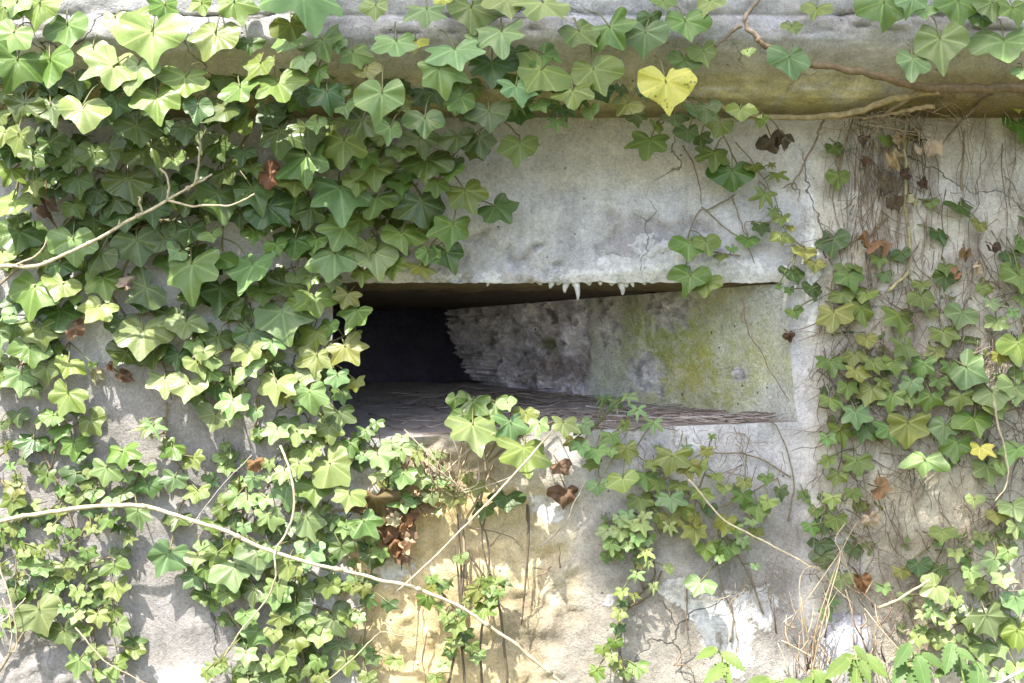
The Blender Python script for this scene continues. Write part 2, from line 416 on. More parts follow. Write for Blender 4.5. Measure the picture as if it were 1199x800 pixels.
def wall_look(x, y):
    """albedo and relief (m, + = out of the wall) of the face at photo pixel x,y"""
    n1 = fbm(x, y, 3, .012); n2 = fbm(x, y, 9, .035, 5); n3 = fbm(x, y, 17, .09, 4)
    c = GREY * (1 + .10 * n1); lime = 0.0
    d = .0022 * n1 + .0016 * n2 + .0007 * n3
    c = lerp(c, BEIGE, .8 * sm(935, 965, x + 10 * n2))                       # right pier
    c = lerp(c, np.array((.53, .485, .40)), .7 * (1 - sm(190, 250, y + 22 * n2)) * sm(560, 700, x))
    # cream spalled render below the slit
    e = ell(x, y, 530, 690, 130, 165, .22, .22 * n2)
    c = lerp(c, CREAM * (1 + .22 * n2), e * .9)
    d += e * (-.010 + .005 * n2 + .0035 * n3)
    e2 = ell(x, y, 625, 700, 85, 150, .7, .35 * n2 + .2 * n1)
    c = lerp(c, np.array((.56, .465, .29)) * (1 + .2 * n3), e2 * .8)
    # dry rough band under the sill
    e = ell(x, y, 540, 545, 90, 26, .4, .3 * n2); c = lerp(c, np.array((.40, .34, .26)), e * .7); d += e * (.004 * n3 - .003)
    # lower middle stains
    e = ell(x, y, 655, 745, 60, 45, .8, .3 * n2); c = lerp(c, np.array((.19, .165, .13)), e * .75)
    e = ell(x, y, 775, 745, 75, 60, .6, .3 * n2); c = lerp(c, np.array((.25, .195, .10)), e * .85)
    e = ell(x, y, 768, 755, 26, 25, .9, .3 * n2); c = lerp(c, np.array((.10, .10, .10)), e * .6)
    # lime runs; the white pier corner line also has its highlight painted in
    for cx, cy, rx, ry, k in ((845, 722, 36, 34, 1), (862, 752, 22, 40, .9), (895, 712, 16, 24, .9), (790, 690, 20, 14, 1), (712, 704, 8, 7, .9), (650, 706, 12, 8, .6),
                              (128, 405, 14, 26, 1), (130, 450, 30, 34, .35), (215, 795, 32, 15, 1), (640, 598, 20, 18, .7), (775, 296, 40, 15, .8), (755, 290, 16, 14, .9), (762, 312, 60, 13, 1), (815, 305, 24, 22, .85), (700, 320, 50, 7, .6), (560, 324, 90, 5, .5),
                              (870, 316, 45, 12, .8), (950, 345, 11, 46, .95), (946, 260, 5, 60, .9), (455, 655, 26, 40, .5), (800, 520, 20, 16, .8), (425, 700, 20, 30, .5),
                              (40, 525, 40, 60, .3), (385, 712, 10, 12, .9)):
        e = ell(x, y, cx, cy, rx, ry, .35, .55 * n3 + .35 * n2)
        lime = max(lime, e * k); d += e * .002 * k
    # white lime lip along the lintel edge
    if 440 < x < 925 and 308 < y < 332:
        e = sm(312 - 10 * n2 - 6 * n3 - 8 * sm(650, 760, x), 325, y); lime = max(lime, e * (.48 + .40 * sm(640, 760, x)) * (1 + .5 * n2))
    # spalled lip of the lintel
    e = ell(x, y, 545, 305, 85, 24, .12, .5 * n2 + .35 * n3); c = lerp(c, np.array((.45, .43, .425)) * (1 + .3 * n3), e * .9); d += e * (-.007 + .005 * n3)
    e = ell(x, y, 770, 282, 62, 30, .3, .4 * n2 + .3 * n3); c = lerp(c, np.array((.30, .275, .275)), e * .8); d += e * (-.005 + .004 * n3)
    e = ell(x, y, 785, 298, 60, 24, .4, .5 * n2 + .4 * n3); d += e * (.008 + .006 * n3)
    # dark bluish patch bottom left, rough
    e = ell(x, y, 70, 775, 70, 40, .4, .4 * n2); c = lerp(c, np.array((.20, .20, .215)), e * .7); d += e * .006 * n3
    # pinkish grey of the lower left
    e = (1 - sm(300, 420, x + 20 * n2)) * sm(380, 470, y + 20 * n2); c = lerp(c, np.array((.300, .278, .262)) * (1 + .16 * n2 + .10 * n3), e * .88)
    e = sm(540, 620, y + 20 * n2) * sm(630, 730, x + 40 * n1 + 20 * n2) * (1 - sm(920, 960, x)); c = lerp(c, np.array((.315, .290, .255)) * (1 + .25 * n2 + .12 * n3), e * .85)
    # brown dirt of old roots on the right pier
    e = sm(960, 1000, x) * sm(.05, .5, fbm(x * 1.6, y * .35, 5, .03) + .12 * n3) ; c = lerp(c, np.array((.24, .19, .145)), e * .55)
    e = ell(x, y, 1060, 720, 50, 110, .6, .4 * n2); c = lerp(c, np.array((.26, .20, .14)), e * .5)
    e = ell(x, y, 1090, 600, 110, 60, .6, .3 * n2); c = lerp(c, np.array((.50, .44, .30)), e * .5)
    # faint hairline stains down the lintel
    e = sm(.34, .5, fbm(x * 2.2, y * .25, 8, .02)); c = lerp(c, c * .82, e)
    d += .012 * sm(938, 952, x + 3 * n2) * sm(205, 235, y)
    # board marks of the lintel
    d += .0012 * math.sin(y * .105 + .6 * n1)
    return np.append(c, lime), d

SL, SR_T, SR_B = -0.262, (918 - 599.5) / S, (934 - 599.5) / S
Z_T, Z_BL, Z_BR = CZ + 69 / S, CZ - 116 / S, CZ - 94 / S
def lin(a, b, step): 
    n = max(1, round((b - a) / step)); return list(np.linspace(a, b, n + 1)[:-1])
xs = lin(-3.2, -.85, .12) + lin(-.85, SL, .0055) + lin(SL, SR_T, .0055) + lin(SR_T, .85, .0055) + lin(.85, 3.2, .12) + [3.2]
ZM = -105 / S + CZ
zs = lin(GZ - .15, .44, .05) + lin(.44, ZM, .0055) + lin(ZM, Z_T, .0055) + lin(Z_T, 1.36, .0055) + [1.36, 1.5, 2.0]
iL = int(np.argmin(np.abs(np.array(xs) - SL))); iR = int(np.argmin(np.abs(np.array(xs) - SR_T)))
jB = int(np.argmin(np.abs(np.array(zs) - ZM))); jT = int(np.argmin(np.abs(np.array(zs) - Z_T)))
V = []; C = []
edge_top, edge_bot, edge_right, edge_left = {}, {}, {}, {}
for j, z0 in enumerate(zs):
    for i, x0 in enumerate(xs):
        x, z = x0, z0
        # warp so that a row and a column follow the slit
        tb = max(0, 1 - abs(z0 - ZM) / .07); 
        u = min(1, max(0, (x0 - SL) / (SR_T - SL)))
        z += tb * (Z_BL + (Z_BR - Z_BL) * u - ZM) * (1 - sm(0, .25, max(SL - x0, x0 - SR_T)))
        tr_ = max(0, 1 - abs(x0 - SR_T) / .07); w = min(1, max(0, (Z_T - z0) / (Z_T - ZM)))
        x += tr_ * (SR_B - SR_T) * w * (1 - sm(0, .2, max(ZM - z0, z0 - Z_T)))
        px, py = x * S + 599.5, 400 - (z - CZ) * S
        if -150 < px < 1350 and -20 < py < 880:
            c, d = wall_look(px, py)
            # chipped arris of the slit
            near = max(0, 1 - abs(z - Z_T) / .012) if SL < x < SR_T + .02 else 0
            if near: d -= near * (.003 + .004 * abs(fbm(px, 0, 4, .05)))
            if near and j == jT: z += (.0022 + .0025 * ell(px, 0, 695, 0, 75, 1)) * fbm(px, 3, 8, .09)
        else:
            c, d = np.append(GREY, 0), 0.003 * fbm(x, z, 3, 3)
        d = max(d, -.03)
        V.append((x, -d, z)); C.append(c)
nx = len(xs)
F = [(j * nx + i, j * nx + i + 1, (j + 1) * nx + i + 1, (j + 1) * nx + i) for j in range(len(zs) - 1) for i in range(nx - 1)
     if not (iL <= i < iR and jB <= j < jT)]
V = np.array(V)
mb = MB(); mb.add(V, F, None, np.array(C))
mb.build('wall', M_WALL, bunker)
top_e = [V[jT * nx + i] for i in range(iL, iR + 1)]
bot_e = [V[jB * nx + i] for i in range(iL, iR + 1)]
rgt_e = [V[j * nx + iR] for j in range(jB, jT + 1)]
lft_e = [V[j * nx + iL] for j in range(jB, jT + 1)]

DEP = 0.55
def PB(px, py, dep=DEP): return P(px, py, -dep)
# right cheek: splayed, rough where its skin has come away, broken off at its far end
bt, bb = PB(519, 363), PB(556, 449)
rgt_e = [rgt_e[k] + (rgt_e[k + 1] - rgt_e[k]) * q / 4 for k in range(len(rgt_e) - 1) for q in range(4)] + [rgt_e[-1]]
n_u = 230; n_v = len(rgt_e)
V = []; C = []
for k in range(n_v):
    v = k / (n_v - 1)
    f0 = rgt_e[k]
    jag = .012 * fbm(v * 9, 2, 1, 1.3, 5) + .008 * fbm(v * 30, 7, 1, 1.0)
    b0 = bb + (bt - bb) * v
    jv = np.array([.8 * jag - .011 * math.sin(v * 3.1), 0, 0])
    for i in range(n_u + 1):
        u = i / n_u
        fs = rgt_e[0] + (rgt_e[-1] - rgt_e[0]) * v
        p = f0 + (fs - f0) * sm(0, .06, u); p = p + (b0 - p) * u + jv * sm(.80, 1, u)
        kk = (D + p[1]) / D / S
        px, py = p[0] / kk + 599.5, 400 - (p[2] - CZ) / kk
        n2 = fbm(px, py, 2, .04, 5); n3 = fbm(px, py, 6, .11, 4); n1 = fbm(px, py, 11, .015)
        c = np.array((.60, .60, .565)) * (1 + .12 * n2)
        c = lerp(c, np.array((.44, .435, .41)), sm(880, 930, px + 12 * n2) * .8)
        e = ell(px, py, 812, 420, 92, 66, .85, .5 * n2 + .35 * n1 + .2 * n3); mo = sm(-.35, .35, n3 * .8 + n2 * .5 + .5 * fbm(px * 2.4, py * .4, 12, .03)); c = lerp(c, np.array((.40, .415, .11)), e * (.42 + .5 * mo))
        e = ell(px, py, 800, 440, 40, 40, .6, .4 * n2); c = lerp(c, np.array((.42, .40, .12)), e * (.3 + .4 * mo))
        e = ell(px, py, 770, 390, 35, 25, .6, .4 * n2); c = lerp(c, np.array((.30, .36, .12)), e * (.25 + .5 * mo))
        st = sm(.15, .45, fbm(px * 2.2, py * .25, 3, .03)) * e; c = lerp(c, c * 1.3, st)
        rough = (1 - sm(683, 692, px + 3 * n3)) 
        lump = ell(px, py, 783, 362, 26, 24, .4, .5 * n3) + ell(px, py, 755, 438, 22, 24, .4, .5 * n3) + ell(px, py, 712, 375, 18, 26, .5, .5 * n3) + ell(px, py, 866, 438, 9, 9, .4)
        d = .0015 * n2 + .0006 * n3
        rc = np.array((.76, .71, .80)) * (1 + .45 * n3 + .3 * n2)
        agg = sm(.10, .35, fbm(px, py, 21, .075, 3))
        rc = lerp(rc, np.array((.70, .66, .66)), agg * .8 * ell(px, py, 620, 410, 75, 55, .6, .3 * n2))
        rc = lerp(rc, np.array((.30, .23, .21)), ell(px, py, 660, 430, 45, 16, .6, .3 * n2) * .7)
        rc = lerp(rc, np.array((.16, .18, .06)), ell(px, py, 640, 402, 10, 8, .6, .3 * n2) * .8)
        rc = lerp(rc, np.array((.03, .03, .03)), sm(.42, .5, fbm(px, py, 33, .06, 2)) * .5)
        c = lerp(c, rc, rough)
        n4 = fbm(px, py, 44, .25, 3); c = c * (1 + .25 * n4 * rough); d += rough * (-.006 + .004 * n2 + .0035 * n3 + .0018 * n4)
        lump = min(1, lump); c = lerp(c, np.array((.58, .55, .58)) * (1 + .6 * n3), lump * .85); d += lump * .006 * n3
        for dx in (742, 734): c = lerp(c, c * .62, (1 - sm(3, 7, abs(px - dx - 4 * n2))) * (1 - sm(350, 372 + 10 * n3, py)) * .7 if py < 380 else 0)
        edge = u < .02 or k in (0, n_v - 1)
        nrm = np.array([-.72, -.69, 0.0])
        V.append(p + nrm * (0 if edge else d)); C.append(c)
F = [(k * (n_u + 1) + i, k * (n_u + 1) + i + 1, (k + 1) * (n_u + 1) + i + 1, (k + 1) * (n_u + 1) + i) for k in range(n_v - 1) for i in range(n_u)]
# broken end turns back into the wall
base = len(V); 
for k in range(n_v):
    p = V[k * (n_u + 1) + n_u]
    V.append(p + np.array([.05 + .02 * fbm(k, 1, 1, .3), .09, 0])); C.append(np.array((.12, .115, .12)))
F += [(k * (n_u + 1) + n_u, base + k, base + k + 1, (k + 1) * (n_u + 1) + n_u) for k in range(n_v - 1)]
mb = MB(); mb.add(np.array(V), F, None, np.array(C))
mb.build('embrasure_cheek', M_ROUGH, bunker)

def sheet(name, front, back, mat, col, amp, nn=60):
    V = []; C = []
    m = len(front)
    for i in range(m):
        for k in range(nn + 1):
            u = k / nn
            p = front[i] + (back[i] - front[i]) * u
            d = amp * fbm(p[0], p[1], p[2], 22, 5) * (0 if k == 0 else 1)
            V.append(p + np.array([0, 0, d]))
            C.append(np.array(col(p, u)) * (1 + .12 * fbm(p[0], p[1], 4, 30)))
    F = [(i * (nn + 1) + k, i * (nn + 1) + k + 1, (i + 1) * (nn + 1) + k + 1, (i + 1) * (nn + 1) + k) for i in range(m - 1) for k in range(nn)]
    mb = MB(); mb.add(np.array(V), F, None, np.array(C))
    return mb.build(name, mat, bunker)
def backline(front, a, b):
    m = len(front); return [a + (b - a) * i / (m - 1) for i in range(m)]
xl = -.335
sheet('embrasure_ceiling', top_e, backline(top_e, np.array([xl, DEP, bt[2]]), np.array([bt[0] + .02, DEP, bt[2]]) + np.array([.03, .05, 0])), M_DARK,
      lambda p, u: (.15, .115, .07) if u < .25 else (.09, .07, .055), .003)  # brown ceiling, darker past the front quarter
# ceiling also runs over the top of the splayed cheek
sheet('embrasure_sill', bot_e, backline(bot_e, np.array([xl, DEP, bb[2] + .002]), np.array([bb[0] + .03, DEP + .05, bb[2] + .002])), M_WALL,
      lambda p, u: (.36, .315, .295), .003)
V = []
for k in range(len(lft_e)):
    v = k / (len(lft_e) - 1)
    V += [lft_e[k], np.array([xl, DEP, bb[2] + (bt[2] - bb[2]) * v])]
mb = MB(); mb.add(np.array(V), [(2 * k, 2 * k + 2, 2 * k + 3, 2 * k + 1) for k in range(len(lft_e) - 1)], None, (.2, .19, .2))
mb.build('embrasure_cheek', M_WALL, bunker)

# chamber behind the slit: closed room
def box_in(x0, x1, y0, y1, z0, z1):
    v = [(x0, y0, z0), (x1, y0, z0), (x1, y1, z0), (x0, y1, z0), (x0, y0, z1), (x1, y0, z1), (x1, y1, z1), (x0, y1, z1)]
    return v, [(0, 1, 2, 3), (4, 7, 6, 5), (1, 5, 6, 2), (2, 6, 7, 3), (3, 7, 4, 0)]
mb = MB(); v, f = box_in(-1.0, 1.6, .03, 1.15, GZ + .02, 1.5); mb.add(v, f, None, (.40, .37, .58))
mb.build('chamber', M_DARK, bunker, smooth=False)

# roof slab with an overhanging rounded lip
prof = [(2.9, 400 - 0, 2.05), (-.16, None, 2.05)]
pts = [(-0.1470, -120), (-0.1470, -60), (-0.1470, -20), (-0.1479, 0), (-0.1452, 14), (-0.1425, 18), (-0.1460, 22), (-0.1470, 34), (-0.1452, 45), (-0.1390, 52), (-0.1318, 60), (-0.1176, 70), (-0.0998, 82), (-0.0872, 92), (-0.0783, 104), (-0.0712, 114), (-0.0553, 122), (-0.0356, 129), (-0.0107, 137), (0.0200, 140)]
pp = []
for a in range(len(pts) - 1):
    for k in range(3):
        u = k / 3; pp.append((pts[a][0] + (pts[a + 1][0] - pts[a][0]) * u, pts[a][1] + (pts[a + 1][1] - pts[a][1]) * u))
pp.append(pts[-1])
sx = lin(-3.3, -.85, .15) + lin(-.85, .85, .006) + lin(.85, 3.3, .15) + [3.3]
V = []; C = []
for x in sx:
    pxs = x / (2.04 / D / S) + 599.5
    for Y, py in pp:
        n1 = fbm(pxs, py, 3, .01); n2 = fbm(pxs, py * 1.6, 9, .035, 5); n3 = fbm(pxs * .6, py * 2.2, 17, .08, 4)
        d = .004 * n1 + .003 * n2 + .0015 * n3
        c = np.array((.42, .41, .41)) * (1 + .22 * n2 + .10 * n3)
        # open bedding cracks of the fascia
        for cy, amp in ((17, 9), (33, 5)):
            yy = cy + amp * fbm(pxs, cy, 2, .012, 4)
            if py < 45:
                e = 1 - sm(.6, 1.9, abs(py - yy)); e *= sm(.0, .25, fbm(pxs, cy, 5, .011)); c = lerp(c, np.array((.13, .12, .115)), e * .75); d -= .003 * e
        if py > 46:
            e = sm(46, 62, py); c = lerp(c, np.array((.50, .465, .42)), e * .8)
            e = sm(76, 96, py + 6 * n2); c = lerp(c, np.array((.40, .345, .155)) * (1 + .35 * n3), e * .8)
            e = sm(.1, .4, n2 + .3 * n1) * sm(85, 105, py); c = lerp(c, np.array((.40, .39, .37)), e * .6)
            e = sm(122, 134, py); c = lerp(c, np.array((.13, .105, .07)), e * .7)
            e = (1 - sm(.4, 1.5, abs(py - 103 - 2 * fbm(pxs, 3, 3, .02)))) * sm(820, 840, pxs) * (1 - sm(1040, 1060, pxs)); c = lerp(c, np.array((.6, .58, .55)), e * .7)
            e = sm(1060, 1110, pxs + 20 * n2) * sm(80, 100, py); c = lerp(c, np.array((.20, .14, .075)), e * .7)
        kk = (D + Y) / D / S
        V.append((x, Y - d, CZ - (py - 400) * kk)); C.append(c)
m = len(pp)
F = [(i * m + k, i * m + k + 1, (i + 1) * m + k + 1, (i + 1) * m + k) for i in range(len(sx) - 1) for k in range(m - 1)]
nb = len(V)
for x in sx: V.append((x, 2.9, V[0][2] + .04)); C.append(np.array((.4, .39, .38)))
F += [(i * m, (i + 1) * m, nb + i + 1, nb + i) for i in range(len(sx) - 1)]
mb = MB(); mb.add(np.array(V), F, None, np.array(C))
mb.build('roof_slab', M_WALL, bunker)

# lime drips under the lintel
def drip(px, length, r):
    mb = MB()
    k = min(range(len(top_e)), key=lambda i: abs(top_e[i][0] - (px - 599.5) / S))
    p = top_e[k] + np.array([0, .006, .006])
    n = 9; pts_ = []; vs = []; fs = []
    for i in range(n):
        u = i / (n - 1)
        rr = r * (1 - u) ** .8 * (1.7 if i == 0 else 1) + .0009
        q = p + np.array([.0015 * math.sin(u * 4 + px), 0, -(length + .006) * u])
        for s_ in range(8):
            a = s_ / 8 * 6.283; vs.append(q + np.array([math.cos(a) * rr * 1.3, math.sin(a) * rr * .9, 0]))
    for i in range(n - 1):
        for s_ in range(8): fs.append((i * 8 + s_, i * 8 + (s_ + 1) % 8, (i + 1) * 8 + (s_ + 1) % 8, (i + 1) * 8 + s_))
    fs.append(tuple((n - 1) * 8 + s_ for s_ in range(8)))
    mb.add(vs, fs, None, np.array([(.62, .61, .58)] * len(vs)) * np.linspace(1.1, .8, len(vs))[:, None]); mb.build('lime_drip', M_WALL, bunker, origin=p)
for px, ln, r in ((632, 3, 5), (647, 7, 4.5), (653, 3, 5), (661, 11, 3.6), (677, 21, 3.0), (671, 4, 4), (689, 3, 5), (702, 5, 3.2), (714, 3, 5), (727, 14, 4), (733, 5, 4), (744, 6, 2.6), (757, 3, 4), (571, 4, 2)):
    drip(px, ln / S, r / S)

# ------------------------------------------------------------------ ivy
def rows(txt):
    out = []
    for part in txt.replace('\n', ';').split(';'):
        q = part.split()
        if len(q) < 3: continue
        x, y, s = map(float, q[:3])
        a = float(q[3]) if len(q) > 3 else rng.uniform(-18, 18)
        k = q[4] if len(q) > 4 else rng.choice('ssttd')
        c = q[5] if len(q) > 5 else 'm'
        out.append((x, y, s, a, k, c))
    return out

def base_lift(y, mode):
    if mode == 'slab':
        return .162 + .012 * sm(40, 120, y) - .08 * sm(140, 190, y)
    if mode == 'left':
        return .095 - .065 * sm(150, 290, y) + .010
    return .014

def point_in(poly, x, y):
    c = False; n = len(poly)
    for i in range(n):
        x1, y1 = poly[i]; x2, y2 = poly[(i + 1) % n]
        if (y1 > y) != (y2 > y) and x < (x2 - x1) * (y - y1) / (y2 - y1) + x1: c = not c
    return c

def ivy(name, label, leaves, stems, mode='wall', fill=(), lift=None, extra=0.0, stem_col=(.23, .19, .12), stem_r=.0022, cat='ivy', group=None, part_min=21, order=None):
    L = rows(leaves) if isinstance(leaves, str) else leaves
    bx = stems[0][0] if stems else (L[0][0], L[0][1])
    loc = P(bx[0], bx[1], .02)
    r = root(name, loc, label, cat, group)
    lf = lift if lift is not None else (lambda y: base_lift(y, mode))
    # stems
    mb = MB(); nodes = []
    for st in stems:
        pts3 = []
        for q in st:
            l2 = max(.006, lf(q[1]) * .55 + (q[2] if len(q) > 2 else 0))
            pts3.append(P(q[0] + rng.uniform(-2, 2), q[1] + rng.uniform(-2, 2), l2))
        sl = smoothline(pts3, 7)
        sl = [p + np.array([.0016 * fbm(i, k, 1, .5), .001 * fbm(i, k, 5, .5), .0016 * fbm(i, k, 9, .5)]) for k, p in enumerate(sl) for i in (len(nodes),)]
        tube(mb, sl, stem_r, stem_r * .55, 5, stem_col, knots=.12)
        nodes += sl
    if mb.n: mb.build('stem', M_BARK, r, origin=loc)
    N = np.array(nodes) if nodes else None
    fol = MB(); parts = []
    for x, y, s, a, k, c in L:
        if k == 'h' and s > 30 and c != 'Y' and mode in ('slab', 'left') and rng.random() < .5: k = rng.choice('tts')
        parts.append((x, y, s, a, k, c))
    big = sorted([p for p in parts if p[2] >= part_min], key=lambda p: -p[2])[:100]
    bigset = set(map(id, big))
    def place(p, mbx, hi):
        x, y, s, a, k, c = p
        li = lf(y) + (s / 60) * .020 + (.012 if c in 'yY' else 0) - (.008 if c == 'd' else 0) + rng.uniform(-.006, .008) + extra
        cc = P(x, y, max(.008 + s / S * .12, li))
        att = None
        if N is not None:
            up = np.array([-math.sin(math.radians(a)), 0, math.cos(math.radians(a))]) * s / S * .5
            dd = np.linalg.norm(N - (cc + up), axis=1); j = int(np.argmin(dd))
            if dd[j] < .075: att = N[j]
        leaf_into(mbx, cc, s, a, k, c, hi=hi, attach=att)
        return cc
    for p in parts:
        if id(p) in bigset:
            m1 = MB(); cc = place(p, m1, True)
            dead = p[5] in 'btk'
            mat = M_DEAD if dead else (M_LEAFG if p[5] == 'd' and rng.random() < .5 else M_LEAF)
            if p[5] == 'Y' and p[2] > 60: mat = M_SPOT
            o = m1.build('dead_leaf' if dead else 'leaf', mat, r, origin=cc)
            if p[5] == 'Y': o['label'] = 'yellow leaf with brown specks' if p[2] > 60 else 'yellowing leaf'
        else: place(p, fol, p[2] > 16)
    for poly, dens, smin, smax, tints, dz in fill:
        xs_ = [q[0] for q in poly]; ys_ = [q[1] for q in poly]
        n = int(dens * (max(xs_) - min(xs_)) * (max(ys_) - min(ys_)) / 1e4)
        for _ in range(n):
            x = rng.uniform(min(xs_), max(xs_)); y = rng.uniform(min(ys_), max(ys_))
            if not point_in(poly, x, y): continue
            s = rng.uniform(smin, smax)
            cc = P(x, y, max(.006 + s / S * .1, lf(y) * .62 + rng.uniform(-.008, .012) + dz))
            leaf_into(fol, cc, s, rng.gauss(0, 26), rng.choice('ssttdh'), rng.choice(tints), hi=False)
    if fol.n:
        o = fol.build('foliage', M_LEAF, r, origin=loc); o['kind'] = 'stuff'
    return r

# A: pale leaves hanging over the edge of the slab
A = '''4 16 45 -10 t m;18 8 32 -10 t y;44 12 56 -12 h m;78 38 58 4 t m;12 46 48 -18 t y;16 80 62 -18 t m;58 80 58 5 t m;27 128 40 -14 h d;60 130 42 10 t d;94 133 58 -9 t y
133 27 36 0 s y;163 23 44 70 h m;194 14 43 4 h m;108 62 38 0 t y;122 85 62 -48 s y;178 48 72 8 h y;158 86 62 -6 t y;184 122 60 4 t m;216 97 54 -2 h m;250 48 64 -6 t m;136 127 38 0 t d;160 155 44 0 t d;218 155 38 0 t d
276 12 50 12 h m;355 4 96 3 s y;293 55 26 0 h d;343 36 42 20 t m;335 53 40 0 h y;381 56 58 32 s m;357 73 32 14 t y;414 68 43 4 s m;396 54 24 10 h y;465 56 50 5 s y;487 52 32 0 h Y
300 80 47 -20 t m;328 104 60 18 s m;282 108 42 18 t m;257 131 54 -38 h d;372 88 31 -4 s m;384 116 46 5 h d;405 127 30 20 h m;447 120 62 -4 t y;457 156 36 -10 t y;421 148 47 -20 t d;430 86 28 10 h o;372 147 24 10 h m
500 18 47 0 s y;518 2 22 0 h Y;551 18 58 -3 t m;595 5 47 8 h y;642 12 62 22 s y;683 43 56 22 t m;719 40 52 28 h m;534 66 62 14 s y;587 46 57 4 s y;562 48 33 -20 t y;515 92 56 3 s y;577 82 52 3 t d;603 66 32 0 h d
629 88 58 -36 h m;642 66 38 60 h m;605 108 42 6 s y;670 113 48 6 s m;698 91 58 18 t m;692 133 24 20 h m;632 125 24 30 t m;534 118 44 -48 t m;573 137 42 8 t d;653 147 30 0 d d;497 146 44 0 h d;238 8 30 20 t m;440 12 30 0 t y;230 130 40 -10 t d;310 128 26 0 h d;90 100 40 10 t d;20 165 44 -10 t m;395 108 30 0 t d'''
ivy('ivy', 'pale green ivy hanging over the roof slab edge, left of the big yellow leaf', A,
    [[(-30, 60), (60, 52), (160, 45), (250, 44), (330, 42), (420, 48), (520, 30), (620, 34), (720, 25)], [(60, 52), (90, 20), (120, -20)], [(330, 42), (350, 10), (360, -30)], [(520, 30), (540, -20)],
     [(250, 44), (240, 90), (245, 130)], [(420, 48), (430, 90), (440, 130)], [(160, 45), (150, 90), (140, 120)], [(20, 55), (30, 100), (25, 140)]],
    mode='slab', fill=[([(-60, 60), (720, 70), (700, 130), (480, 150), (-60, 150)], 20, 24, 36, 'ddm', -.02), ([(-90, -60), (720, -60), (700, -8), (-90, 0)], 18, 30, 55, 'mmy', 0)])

B1 = '''12 182 36 -10 t d;42 184 42 8 t d;76 187 44 -60 h d;110 184 40 0 h d;131 182 44 38 h d;180 181 60 12 t d;12 205 36 -20 s o;40 218 32 20 s o;92 217 40 10 t d;117 228 36 40 h d;152 219 54 10 h d;57 246 44 20 s k;90 245 32 30 t m;112 240 30 0 h d;10 240 44 -25 t y
22 281 58 -4 h d;133 241 40 -20 t d;110 262 32 0 h d;86 290 54 5 t y;148 256 47 10 h d;178 251 40 10 h d;162 291 54 12 t d;113 304 50 -28 h d;217 241 34 4 t d;222 274 44 -6 t d;196 283 38 60 h d;206 298 25 -40 h y;229 205 30 0 h d;1 300 32 0 t y;50 301 30 0 t m;70 316 36 0 t d;223 323 72 0 s g;35 188 30 -30 t y;205 190 26 25 h y
190 225 36 -10 t d;20 258 34 0 h d;62 205 32 0 h d;238 165 36 0 t d;5 160 36 0 t m;62 172 36 20 t d;150 165 40 0 t d'''
ivy('ivy', 'dense dark green ivy on the upper left of the wall, behind the pale forked twig', B1,
    [[(-20, 350), (40, 300), (90, 250), (140, 200), (180, 150)], [(90, 250), (150, 270), (200, 260), (230, 300)], [(0, 200), (50, 190), (110, 200), (160, 220)], [(-10, 260), (20, 230), (20, 170)], [(140, 330), (160, 270), (165, 210)]],
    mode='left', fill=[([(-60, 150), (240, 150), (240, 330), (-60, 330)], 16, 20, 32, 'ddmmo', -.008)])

B2 = '''255 176 34 20 h d;285 182 30 0 t d;265 206 36 40 t d;297 200 24 10 h m;258 238 60 4 h d;300 229 50 20 t d;321 248 56 36 t d;358 196 68 8 s g;402 176 56 2 s m;425 186 38 -10 s m;345 218 36 0 t o;400 233 72 6 s g;438 203 48 8 t m;438 240 52 -2 t m;364 253 40 -6 h d;345 287 52 0 h d;325 290 28 20 h m;296 275 34 -10 h m;398 275 48 -20 s m;392 308 60 0 s g
440 305 52 10 t g;470 280 46 2 t m;293 319 68 3 t g;255 306 44 -20 t m;248 277 24 20 h y;430 290 28 0 t m;470 218 32 0 t m;476 241 36 0 h d;470 180 32 0 t m;446 164 28 0 h m;325 164 58 0 h d;361 160 52 8 h d;493 168 44 0 h d;500 195 58 0 t d;535 166 48 10 t d;562 169 42 6 t d;528 202 28 10 t m;512 220 30 0 s m;495 247 58 10 h d;548 233 52 20 s m;587 248 48 42 s d;530 273 48 0 s m;525 302 44 14 h d;492 318 36 8 s o;487 276 32 -10 s m;609 176 43 -3 t m
420 300 34 0 s m;460 315 30 10 t m;280 255 34 0 t d;310 265 28 0 h d;480 205 34 0 t d;420 215 34 0 t m;345 240 36 0 t d;500 300 28 0 t m;456 250 26 0 t d;420 262 30 -10 t m;370 285 30 0 t m'''
ivy('ivy', 'large leaved ivy over the left end of the smooth lintel, above the dark opening', B2,
    [[(330, 60), (340, 140), (360, 220), (350, 300), (340, 350)], [(360, 220), (420, 240), (450, 290)], [(440, 130), (470, 190), (500, 240), (520, 290)], [(470, 190), (530, 220), (560, 240)], [(300, 140), (270, 200), (260, 290), (280, 330)], [(500, 240), (530, 180), (580, 140), (608, 160)]],
    mode='left', fill=[([(240, 145), (580, 145), (560, 190), (520, 210), (510, 300), (470, 320), (240, 335)], 13, 18, 30, 'ddmm', -.008)])

